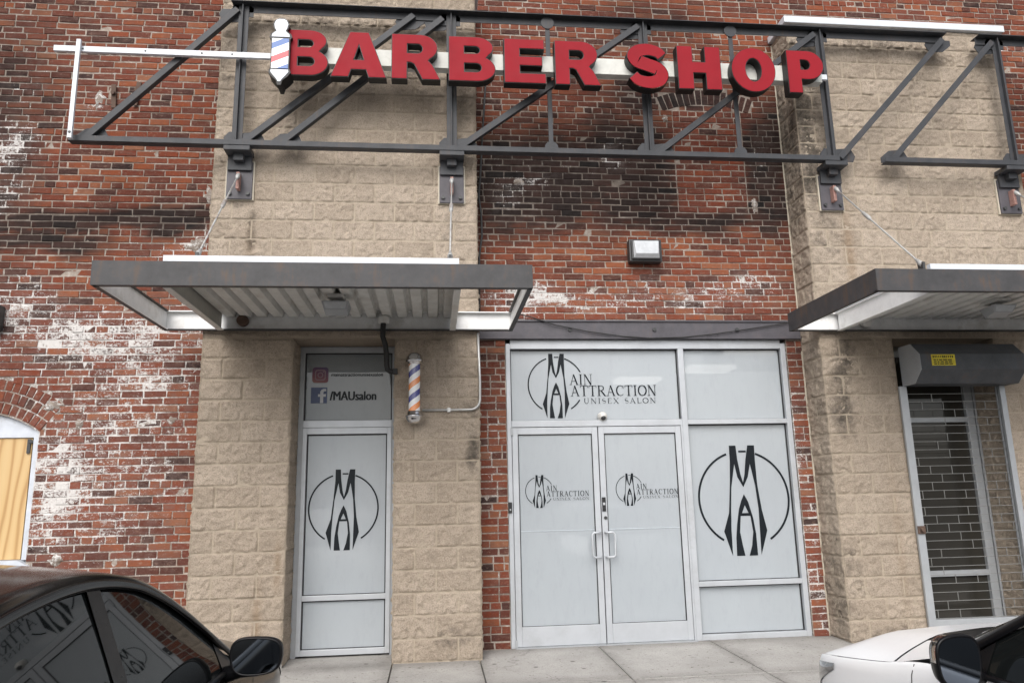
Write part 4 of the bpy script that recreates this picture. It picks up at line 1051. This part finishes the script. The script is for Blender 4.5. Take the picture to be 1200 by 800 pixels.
# ------------------------------------------------------------------ roll-down shutter with the door behind it
sh = thing('roll_shutter', 'open grille roll-down shutter with grey hood box in the right doorway', 'shutter', (5.5, PY, 0))
def spart(name, mb, mat, bev=0, par=None): return local(mb.build(name, mat, par or sh, bevel=bev), sh)
XA, XB = 4.965, 6.125; yb, yf = -.415, -.755; z0, z1 = 2.535, 2.955; c_ = .10
prof = [(yb, z0), (yf + .13, z0), (yf, z0 + .13), (yf, z1 - .13), (yf + .13, z1), (yb, z1)]
b = MB(); nn_ = len(prof)
b.add([(XA, y, z_) for y, z_ in prof] + [(XB, y, z_) for y, z_ in prof], [(i, i + nn_, (i + 1) % nn_ + nn_, (i + 1) % nn_) for i in range(nn_)])
hb = spart('hood_box', b, M['galv_box'])
for xe in (XA, XB):
    b = MB(); b.add([(xe - .004, y, z_) for y, z_ in prof] + [(xe + .004, y, z_) for y, z_ in prof], [tuple(range(nn_)), tuple(reversed(range(nn_, 2 * nn_)))] + [(i, i + nn_, (i + 1) % nn_ + nn_, (i + 1) % nn_) for i in range(nn_)]); spart('end_plate', b, M['alu_dark'], .002, hb)
b = MB(); b.box(5.085, 5.345, yf - .004, yf - .001, 2.705, 2.82); lb_ = spart('warning_label', b, M['yellow'], 0, hb)
b = MB()
for i in range(11): 
    x_ = 5.10 + i * .021; b.box(x_, x_ + random.uniform(.008, .015), yf - .0055, yf - .0045, 2.785, 2.807)
for r_ in range(3):
    x_ = 5.105
    while x_ < 5.31:
        w_ = random.uniform(.012, .045); b.box(x_, min(x_ + w_, 5.325), yf - .0055, yf - .0045, 2.716 + r_ * .021, 2.728 + r_ * .021); x_ += w_ + .009
spart('label_print', b, M['decal'], 0, hb)
for xa, xb in ((4.905, 4.985), (6.045, 6.105)):
    b = MB(); b.box(xa, xb, PY - .045, PY - .015, .06, z0 if xa < 5 else z0); b.box(xa, xb, PY + .012, PY + .03, .06, z0); b.box(xa + .02, xb - .02, PY - .015, PY + .012, .06, z0); spart('guide_rail', b, M['alu_dark'], .002)
b = MB(); b.box(4.905, 4.985, PY - .06, PY - .045, 1.02, 1.10); b.tube([(4.945, PY - .06, 1.06), (4.945, PY - .09, 1.06)], .02, 10); spart('lock', b, M['rusty'], .003)
b = MB(); yg = PY - .002
zz = .19; i = 0
while zz < z0 - .02:
    b.tube([(4.98, yg, zz), (6.05, yg, zz)], .003, 6, cap=False)
    x_ = 5.04 + (.12 if i % 2 else 0)
    while x_ < 6.03:
        if zz + .084 < z0 and random.random() > .5: b.box(x_, x_ + .0045, yg - .003, yg + .003, zz, zz + .084)
        x_ += .24
    zz += .084; i += 1
spart('grille', b, M['grille_wire'])
b = MB(); b.box(4.985, 6.045, PY - .03, PY + .01, .115, .185); spart('bottom_bar', b, M['alu_dark'], .004)
rd = thing('glazed_door', 'dark glazed aluminium door behind the roll-down grille', 'door', (5.45, 0, 0))
b = MB(); yd = -.01
for bx in ((4.925, 4.985), (5.955, 6.045), (6.06, 6.085)): b.box(bx[0], bx[1], yd, yd + .08, .01, 3.0)
for bz in ((2.93, 3.0), (2.19, 2.245), (.545, .605), (.02, .12)): b.box(4.985, 5.955, yd + .002, yd + .078, *bz)
local(b.build('frame', M['alu_dark'], rd, bevel=.003), rd)
for a_, c2 in ((2.245, 2.93), (.605, 2.19), (.12, .545)):
    b = MB(); b.box(4.985, 5.955, yd + .04, yd + .048, a_, c2); local(b.build('pane', M['dark_glass'], rd), rd)
b = MB(); b.box(5.0, 5.6, yd + .06, yd + .065, .62, 2.15); 

# ------------------------------------------------------------------ cars
def car_paint(name, c, rough=.25):
    t = NT(name); co = t.coord(); n_ = t.noise(co, 3, 5, .7)
    t.col(t.mix(n_, tuple(x * .93 for x in c), c)); n2 = t.noise(co, 120, 4, .7)
    t.set(rough=t.math('ADD', t.math('MULTIPLY', n2, .12), rough), spec=.5)
    return t.mat
M['paint_black'] = car_paint('black_paint', (.006, .005, .005), .06)
M['paint_white'] = car_paint('white_paint', (.90, .90, .90), .15)
M['trim_black'] = glossy('gloss_black_trim', (.006, .006, .007), .3); M['trim_black'].node_tree.nodes['Principled BSDF'].inputs['Specular IOR Level'].default_value = .22
M['tint'] = glossy('tinted_glass', (.008, .009, .009), .02)
M['tint'].node_tree.nodes['Principled BSDF'].inputs['Specular IOR Level'].default_value = .24
M['paint_black'].node_tree.nodes['Principled BSDF'].inputs['Specular IOR Level'].default_value = .28
M['mirror_glass'] = glossy('mirror_glass', (.13, .15, .18), .04, 1.0)  # dark tint stands in for reflections of unmodelled dark surroundings behind the cars
M['lamp_dark'] = glossy('headlamp', (.05, .05, .055), .06, coat=1)
M['lamp_red'] = glossy('lamp_red', (.20, .01, .01), .1, coat=1)
M['tyre'] = plain('tyre', (.018, .018, .018), .85)
M['rim'] = plain('rim', (.35, .36, .37), .3, metal=.9)
def lerp(a, b, t_): return a + (b - a) * t_
def interp(tab, s):
    if s <= tab[0][0]: return tab[0][1]
    for (a, va), (b, vb) in zip(tab, tab[1:]):
        if s <= b:
            t_ = (s - a) / (b - a); return lerp(va, vb, t_)
    return tab[-1][1]
def smooth_tab(tab):
    """Catmull-Rom through the table"""
    def f_(s):
        if s <= tab[0][0]: return tab[0][1]
        if s >= tab[-1][0]: return tab[-1][1]
        for i in range(len(tab) - 1):
            if s <= tab[i + 1][0]:
                p0 = tab[max(0, i - 1)]; p1 = tab[i]; p2_ = tab[i + 1]; p3_ = tab[min(len(tab) - 1, i + 2)]
                t_ = (s - p1[0]) / (p2_[0] - p1[0])
                m1 = (p2_[1] - p0[1]) / (p2_[0] - p0[0]) * (p2_[0] - p1[0]); m2 = (p3_[1] - p1[1]) / (p3_[0] - p1[0]) * (p2_[0] - p1[0])
                return (2 * t_ ** 3 - 3 * t_ ** 2 + 1) * p1[1] + (t_ ** 3 - 2 * t_ ** 2 + t_) * m1 + (-2 * t_ ** 3 + 3 * t_ ** 2) * p2_[1] + (t_ ** 3 - t_ ** 2) * m2
    return f_
NOSE, TAIL, HALF = 1.50, -3.32, .915
def Wd(s):
    if s > .35: return HALF * max(0, 1 - ((s - .35) / (NOSE - .35)) ** 4) ** (1 / 4)
    if s < -2.7: return HALF * max(0, 1 - ((-2.7 - s) / (-2.7 - TAIL)) ** 3) ** (1 / 2.3)
    return HALF
Zsh = smooth_tab([(-3.32, .93), (-2.9, .985), (-2.4, .975), (-1.6, .95), (-.6, .93), (0, .922), (.25, .90), (.5, .855), (.85, .805), (1.1, .770), (1.25, .742), (1.5, .68)])
Tz = smooth_tab([(-2.62, .985), (-2.4, 1.10), (-2.1, 1.235), (-1.75, 1.34), (-1.4, 1.383), (-1.1, 1.388), (-.8, 1.35), (-.6, 1.285), (-.4, 1.19), (-.2, 1.075), (0.03, .94)])
def xg(z_): return .885 - (z_ - .93) * .38
def bodyx(s, z_):
    w = Wd(s); t_ = (z_ - .58) / .40
    top = Zsh(s); e = max(0, (z_ - (top - .05)) / .05)
    return w - .035 * w * t_ * t_ - .014 * e * e * min(1, w / .3)
WHEEL = (.62, -2.12)
def zlow(s):
    z_ = .20
    for wc in WHEEL:
        if abs(s - wc) < .36: z_ = max(z_, .32 + math.sqrt(.36 ** 2 - (s - wc) ** 2))
    return z_
def sline(a, b, n_): return [a + (b - a) * i / n_ for i in range(n_ + 1)]
def sedan(name, label, loc, paint, pillar, roofm, mz, mirror_scale, group, signal):
    root = thing(name, label, 'car', loc, group)
    def P_(name_, mb, mat, par=None, **k): return mb.build(name_, mat, par or root, **k)
    stations = [NOSE - (NOSE - .35) * (1 - math.sin(PI / 2 * i / 22)) * 1.0 for i in range(23)]
    stations = sorted(set([round(x, 4) for x in [TAIL + (.62) * (1 - math.cos(PI / 2 * i / 16)) for i in range(17)] + sline(-2.7, .35, 60) + [.35 + (NOSE - .35) * math.sin(PI / 2 * i / 26) for i in range(27)]]))
    body = MB()
    for sg in (-1, 1):
        rows = []
        for s in stations:
            lo, hi = zlow(s), Zsh(s); r_ = []
            for i in range(13):
                z_ = lerp(lo, hi, 1 - (1 - i / 12) ** 1.4); r_.append((sg * bodyx(s, z_), s, z_))
            # shoulder turning in towards the glass / hood edge
            xs_ = bodyx(s, hi); inn = .007 if s > .43 else .022 if s > .05 or s < -2.62 else max(.008, xs_ - xg(hi + .01))
            r_.append((sg * max(0, xs_ - (.004 if s > .43 else .010)), s, hi + (.003 if s > .43 else .006)))
            if -2.62 < s < .05: r_.append((sg * xg(hi + .012), s, hi + .012))
            else: r_.append((sg * max(0, xs_ - inn), s, hi + (-.012 if s > .43 else .004)))
            rows.append(r_)
        body.grid(rows, 0, True, flip=sg > 0)
    # fender / cowl corner and C-pillar base come with the body
    bo = P_('body', body, paint)
    # underbody
    u = MB(); u.box(-.80, .80, TAIL + .15, NOSE - .2, .18, .30); 
    P_('underbody', u, M['rubber'])
    # hood: clamshell cap following the shoulder, separated by a real gap
    def hoodz(u_, s): 
        k = min(1, max(0, (NOSE - s) / .5)); return Zsh(s) + .004 + (.105 * k + .022) * (1 - abs(u_) ** 2.8) + .008 * k * math.exp(-((abs(u_) - .62) / .12) ** 2)
    hd_ = MB(); rows = []
    for j in range(31):
        v = math.sin(PI / 2 * j / 30); r_ = []
        for i in range(33):
            u_ = -1 + 2 * i / 32
            sr = .44 + .22 * (1 - abs(u_) ** 2.2); s = lerp(sr, NOSE - .016, v); w = max(.0, bodyx(s, Zsh(s)) - .0155)
            z_ = hoodz(u_, s)
            if j == 0: z_ -= .0
            r_.append((u_ * w, s, z_))
        rows.append(r_)
    hd_.grid(rows, 0, True, flip=False)
    ho = P_('hood', hd_, paint)
    ub = MB(); ub.grid([[(x_ * 1.0, s - .0, z_ - .035) for x_, s, z_ in r_] for r_ in rows], 0, True); P_('engine_bay_cover', ub, M['rubber'])
    # trunk lid
    tk = MB(); rows = []
    for j in range(13):
        v = j / 12; r_ = []
        for i in range(21):
            u_ = -1 + 2 * i / 20; s = lerp(-2.58, TAIL + .03, math.sin(PI / 2 * v)); w = max(0, bodyx(s, Zsh(s)) - .02)
            r_.append((u_ * w, s, Zsh(s) + .004 + .02 * (1 - u_ * u_)))
        rows.append(r_)
    tk.grid(rows, 0, True, flip=True); P_('trunk_lid', tk, paint)
    # greenhouse ---------------------------------------------------
    SH, SR = -.74, -2.12
    def rail(s):
        z_ = Tz(s) + .045; return xg(z_) + .012, z_
    roof = MB(); rows = []
    for s in sline(SH, SR, 24):
        xr, zr = rail(s); zc = zr + .050 - .02 * abs((s + 1.35) / .8) ** 2; r_ = []
        for i in range(25):
            u_ = -1 + 2 * i / 24; r_.append((u_ * xr * .985, s + (.06 * (1 - u_ * u_) if s > -1.0 else (-.05 * (1 - u_ * u_) if s < -1.9 else 0)) * min(1, abs(s + 1.43) / .6), zr + (zc - zr) * (1 - abs(u_) ** 2.6)))
        rows.append(r_)
    roof.grid(rows, 0, True, flip=True); P_('roof', roof, roofm)
    # pillars and roof rail: band between window opening and roof / screens
    rl = MB()
    for sg in (-1, 1):
        rows = []
        for s in sline(.03, -2.62, 60):
            zt = Tz(s); xr, zr = rail(s)
            xr2 = xr * .985
            rows.append([(sg * (xg(zt) + .001), s, zt), (sg * (xg(zt) + .010), s, zt + .012), (sg * (xr + .002), s + .0, zr - .012), (sg * xr2, s, zr + .001), (sg * (xr2 - .05), s + .004, zr + .010)])
        rl.grid(rows, 0, True, flip=sg < 0)
    P_('pillar', rl, pillar)
    def screen(edge_s, ctr_off, name_):
        sc = MB(); rows = []
        for s in edge_s:
            xr, zr = rail(s); xe = xr * .985 - .04; r_ = []
            for i in range(21):
                u_ = -1 + 2 * i / 20; k = 1 - abs(u_) ** 2.2
                r_.append((u_ * xe, s + ctr_off(s) * k, zr + .008 + .03 * k))
            rows.append(r_)
        sc.grid(rows, 0, True); P_(name_, sc, M['tint'])
    screen(sline(.03, SH - .01, 14), lambda s: .34 * (s - SH) / (.03 - SH) + .06, 'windshield')
    screen(sline(SR + .01, -2.62, 12), lambda s: -.12 * (SR - s) / .5 - .05, 'rear_window')
    # cowl under the windscreen
    cw = MB(); rows = []; nv = 4
    xr0, zr0 = rail(.03); xe0 = xr0 * .985 - .02
    for j in range(nv + 1):
        v = j / nv; r_ = []
        for i in range(29):
            u_ = -1 + 2 * i / 28; k = 1 - abs(u_) ** 2.2
            A_ = Vector((u_ * xe0, .03 + .39 * k, zr0 - .012 + .025 * k))
            sb = .435 + .22 * k; B_ = Vector((u_ * (bodyx(sb, Zsh(sb)) - .019), sb - .004, hoodz(u_, sb) - .001))
            r_.append(tuple(A_.lerp(B_, v)))
        rows.append(r_)
    cw.grid(rows, 0, True, flip=True)
    cw.m = [1 if not (4 <= (q % 28) < 24) else 0 for q in range(len(cw.f))]
    P_('cowl', cw, [M['trim_black'], paint])
    # dark cabin lining, dashboard height upwards
    cb_ = MB(); rows = []
    for s in sline(.0, -2.5, 30):
        zt = max(Zsh(s) - .02, Tz(s) - .02); xo_ = xg(zt) - .05; xb_ = xg(.93) - .06
        rows.append([(-xb_, s, .5), (-xb_, s, Zsh(s) - .03), (-xo_, s, zt), (xo_, s, zt), (xb_, s, Zsh(s) - .03), (xb_, s, .5)])
    cb_.grid(rows, 0, False)
    for r_ in (rows[0], rows[-1]): cb_.add(r_, [tuple(range(6))])
    P_('cabin', cb_, M['rubber'])
    # side windows
    for sg in (-1, 1):
        for s0, s1 in ((-.03, -1.06), (-1.15, -1.98), (-2.04, -2.52)):
            w_ = MB(); rows = []
            for s in sline(s0, s1, 22):
                zb = Zsh(s) + .014; zt = max(zb + .003, Tz(s)); r_ = []
                for i in range(8):
                    z_ = lerp(zb, zt, i / 7); r_.append((sg * (xg(z_) - .012 - .004 * math.sin(PI * i / 7) * -1), s, z_))
                rows.append(r_)
            w_.grid(rows, 0, True, flip=sg > 0); P_('side_window', w_, M['tint'])
        for s0, s1 in ((-1.06, -1.15), (-1.98, -2.04)):
            w_ = MB(); rows = []
            for s in sline(s0, s1, 2):
                zb = Zsh(s) + .012; zt = Tz(s) + .004; rows.append([(sg * (xg(lerp(zb, zt, i / 7)) - .003), s, lerp(zb, zt, i / 7)) for i in range(8)])
            w_.grid(rows, 0, True, flip=sg > 0); P_('door_pillar', w_, M['trim_black'])
        bt = MB(); bt.grid([[(sg * (xg(Zsh(s) + .01) + .004), s, Zsh(s) + .004), (sg * (xg(Zsh(s) + .01) + .002), s, Zsh(s) + .020), (sg * (xg(Zsh(s) + .02) - .014), s, Zsh(s) + .022)] for s in sline(.02, -2.56, 40)], 0, True, flip=sg > 0)
        P_('belt_trim', bt, M['trim_black'])
        # door seams, handle
        dsm = MB()
        for sc_ in (.26, -1.10, -2.02):
            rows = []
            for z_ in sline(.30, Zsh(sc_) - .002, 14):
                if z_ < zlow(sc_): continue
                rows.append([(sg * (bodyx(sc_, z_) + .0012), sc_ - .003, z_), (sg * (bodyx(sc_, z_) + .0012), sc_ + .003, z_)])
            if len(rows) > 1: dsm.grid(rows, 0, True)
        P_('door_seam', dsm, M['rubber'])
        for sc_ in (-.95, -1.88):
            dh = MB(); dh.tube([(sg * (bodyx(sc_, .80) + .0), sc_ + .10, .80), (sg * (bodyx(sc_, .80) + .03), sc_ + .085, .80), (sg * (bodyx(sc_, .80) + .032), sc_ - .085, .80), (sg * bodyx(sc_, .80), sc_ - .10, .80)], .012, 8); P_('door_handle', dh, paint)
        # lamps
        for (sa, sb, dz0, dz1, mt, nm) in ((.93, 1.475, .21, .030, M['lamp_dark'], 'headlight'), (TAIL + .02, -2.95, .20, .05, M['lamp_red'], 'tail_light')):
            lm = MB(); rows = []
            for i in range(17):
                s = lerp(sa, sb, math.sin(PI / 2 * i / 16)) if nm == 'headlight' else lerp(sa, sb, 1 - math.cos(PI / 2 * i / 16))
                k = i / 16 if nm == 'headlight' else 1 - i / 16
                zt = Zsh(s) - dz1; zb = Zsh(s) - lerp(.06, dz0, min(1, k * 1.6)); zb = min(zb, zt - .01)
                rows.append([(sg * (bodyx(s, lerp(zb, zt, j / 5)) + .004 + .004 * math.sin(PI * j / 5)), s + .004, lerp(zb, zt, j / 5)) for j in range(6)])
            lm.grid(rows, 0, True, flip=sg > 0); P_(nm, lm, mt)
        # wheels
        for wc in WHEEL:
            wh = MB(); xo = sg * .86; xi = sg * .66
            prof_ = [(.20, xo), (.235, xo + sg * .012), (.30, xo), (.318, xo - sg * .03), (.318, xi + sg * .02), (.30, xi), (.2, xi)]
            vs = []; fs = []; nk = 32
            for r_, x_ in prof_:
                for k in range(nk): vs.append((x_, wc + r_ * math.cos(2 * PI * k / nk), .32 + r_ * math.sin(2 * PI * k / nk)))
            for i in range(len(prof_) - 1):
                for k in range(nk): fs.append((i * nk + k, i * nk + (k + 1) % nk, (i + 1) * nk + (k + 1) % nk, (i + 1) * nk + k))
            wh.add(vs, fs, 0, True); wo = P_('wheel', wh, M['tyre'])
            rm_ = MB(); rm_.tube([(xo - sg * .06, wc, .32), (xo - sg * .05, wc, .32)], .205, 32)
            for k in range(10):
                a_ = 2 * PI * k / 10; rm_.bar((xo - sg * .03, wc, .32), (xo - sg * .03, wc + .2 * math.cos(a_), .32 + .2 * math.sin(a_)), .045, .03, up=(1, 0, 0))
            P_('rim', rm_, M['rim'], wo)
            wl_ = MB(); wl_.tube([(sg * .60, wc, .32), (sg * .605, wc, .32)], .36, 32); P_('wheel_well', wl_, M['rubber'])
        # door mirror
        mh = MB(); a_, b_, k_ = .118 * mirror_scale[0], .084 * mirror_scale[1], mirror_scale[0]; cx = sg * (HALF + .11 * mirror_scale[0] - .006); cy = -.20
        rows = []
        def sup(t_): 
            c, s = math.cos(t_), math.sin(t_); return math.copysign(abs(c) ** .55, c), math.copysign(abs(s) ** .55, s)
        def tap(qx, qz):          # lower outer corner pulled in
            return qx * (1 - .10 * max(0, -qz)), qz * (1 - .10 * max(0, qx * sg))
        for dy, sc_ in ((.0, .90), (-.004, .97), (.004, 1.0), (.03, 1.01), (.07, .93), (.10, .72), (.118, .40), (.124, .0)):
            r_ = []
            for i in range(41):
                qx, qz = sup(2 * PI * i / 40); qx, qz = tap(qx, qz); r_.append((cx + qx * a_ * sc_, cy + dy * k_ - sg * 0 , mz + qz * b_ * sc_))
            rows.append(r_)
        mh.grid(rows, 0, True, flip=True); mo = P_('mirror', mh, M['trim_black'], fixn=True)
        mg = MB(); pts = [(cx, cy - .0005, mz)]
        for i in range(40):
            qx, qz = sup(2 * PI * i / 40); qx, qz = tap(qx, qz); pts.append((cx + qx * a_ * .90, cy - .0005, mz + qz * b_ * .90))
        mg.add(pts, [(0, 1 + i, 1 + (i + 1) % 40) for i in range(40)], 0, False); P_('mirror_glass', mg, M['mirror_glass'], mo, fixn=True)
        if signal:
            sgm = MB(); rows = []
            for i in range(9):
                t_ = R(100 + i * 10) if sg < 0 else R(80 - i * 10)
                qx, qz = sup(t_); qx, qz = tap(qx, qz); rows.append([(cx + qx * a_ * sc2, cy + dy2, mz + qz * b_ * sc2) for dy2, sc2 in ((.006, 1.015), (.022, 1.03), (.036, 1.02))])
            sgm.grid(rows, 0, True); P_('turn_signal', sgm, M['chrome'], mo)
        st = MB(); st.tube([(sg * (HALF - .06), cy + .055, Zsh(-.05) - .0), (sg * (HALF + .02), cy + .055, Zsh(-.05) + .02), (cx, cy + .05, mz - b_ * .75)], [.035, .03, .03], 10); P_('mirror_arm', st, M['trim_black'], mo)
        tr_ = MB(); tr_.add([(sg * (xg(Zsh(-.03) + .014) - .004), .02, Zsh(0) + .012), (sg * (xg(Zsh(-.2) + .014) - .004), -.17, Zsh(-.2) + .012), (sg * (xg(Tz(-.2)) - .002), -.19, Tz(-.19) - .004)], [(0, 1, 2)]); P_('mirror_triangle', tr_, M['trim_black'])
    gr = MB(); rows = []
    for i in range(25):
        u_ = -1 + 2 * i / 24; s = 1.42 + .075 * (1 - abs(u_) ** 2)
        rows.append([(u_ * .48, s + .02, lerp(.36, .62, j / 4)) for j in range(5)])
    gr.grid(rows, 0, True); P_('grille', gr, M['rubber'])
    return root
sedan('parked_car', 'black sedan parked nose-in at the lower left with tinted windows', (-1.755, -4.20, -.15), M['paint_black'], M['paint_black'], M['paint_black'], 1.006, (.92, .92), 'cars parked nose-in at the kerb', False)
sedan('parked_car', 'white car with black mirror and pillars parked nose-in at the lower right', (2.95, -4.85, -.15), M['paint_white'], M['trim_black'], M['paint_white'], 1.000, (.76, 1.18), 'cars parked nose-in at the kerb', True)

# ------------------------------------------------------------------ light, sky, camera
w = bpy.data.worlds.new('World'); scn.world = w; w.use_nodes = True
nt = w.node_tree; bg = nt.nodes['Background']
sky = nt.nodes.new('ShaderNodeTexSky'); sky.sky_type = 'NISHITA'; sky.sun_disc = False
EL, AZ = 42, 196                               # sun behind the photographer, high, veiled
sky.sun_elevation = R(EL); sky.sun_rotation = R(AZ); sky.air_density = 1.0; sky.dust_density = 4.0; sky.ozone_density = 1.0
hs = nt.nodes.new('ShaderNodeHueSaturation'); hs.inputs['Saturation'].default_value = .35
tcw = nt.nodes.new('ShaderNodeTexCoord'); cln = nt.nodes.new('ShaderNodeTexNoise'); cln.inputs['Scale'].default_value = 2.6; cln.inputs['Detail'].default_value = 7; cln.inputs['Roughness'].default_value = .55
nt.links.new(tcw.outputs['Generated'], cln.inputs['Vector'])
crm = nt.nodes.new('ShaderNodeValToRGB'); crm.color_ramp.elements[0].position = .36; crm.color_ramp.elements[0].color = (.62, .66, .72, 1); crm.color_ramp.elements[1].position = .66; crm.color_ramp.elements[1].color = (1.35, 1.33, 1.30, 1)
nt.links.new(cln.outputs[0], crm.inputs[0]); mxw = nt.nodes.new('ShaderNodeMix'); mxw.data_type = 'RGBA'; mxw.blend_type = 'MULTIPLY'; mxw.inputs[0].default_value = 1
nt.links.new(sky.outputs[0], hs.inputs['Color']); nt.links.new(hs.outputs[0], mxw.inputs[6]); nt.links.new(crm.outputs[0], mxw.inputs[7]); nt.links.new(mxw.outputs[2], bg.inputs[0]); bg.inputs[1].default_value = .15
sl_ = bpy.data.lights.new('sun', 'SUN'); sl_.energy = 1.15; sl_.angle = R(50); sl_.color = (1, .97, .93)
so = bpy.data.objects.new('sun', sl_); COL.objects.link(so)
sd = Vector((math.sin(R(AZ)) * math.cos(R(EL)), math.cos(R(AZ)) * math.cos(R(EL)), math.sin(R(EL))))
so.rotation_euler = sd.to_track_quat('Z', 'Y').to_euler(); so.location = sd * 40

cd_ = bpy.data.cameras.new('camera'); cam = bpy.data.objects.new('camera', cd_); COL.objects.link(cam); scn.camera = cam
yaw, pitch, roll = .1065, .2015, -.0218
cd_.sensor_width = 36; cd_.lens = 36 * 878 / 1200; cd_.clip_end = 400
fwd = Vector((math.sin(yaw) * math.cos(pitch), math.cos(yaw) * math.cos(pitch), math.sin(pitch)))
rt = Vector((math.cos(yaw), -math.sin(yaw), 0)); up = rt.cross(fwd)
r2 = rt * math.cos(roll) + up * math.sin(roll); u2 = up * math.cos(roll) - rt * math.sin(roll)
from mathutils import Matrix
cam.matrix_world = Matrix(((r2.x, u2.x, -fwd.x, 0), (r2.y, u2.y, -fwd.y, -7.85), (r2.z, u2.z, -fwd.z, 1.50), (0, 0, 0, 1)))

scn.render.engine = 'CYCLES'
scn.view_settings.view_transform = 'Standard'; scn.view_settings.look = 'None'; scn.view_settings.exposure = .53; scn.view_settings.gamma = 1
scn.view_settings.use_curve_mapping = False
scn.cycles.max_bounces = 8; scn.cycles.use_denoising = True
scn.cycles.use_adaptive_sampling = True
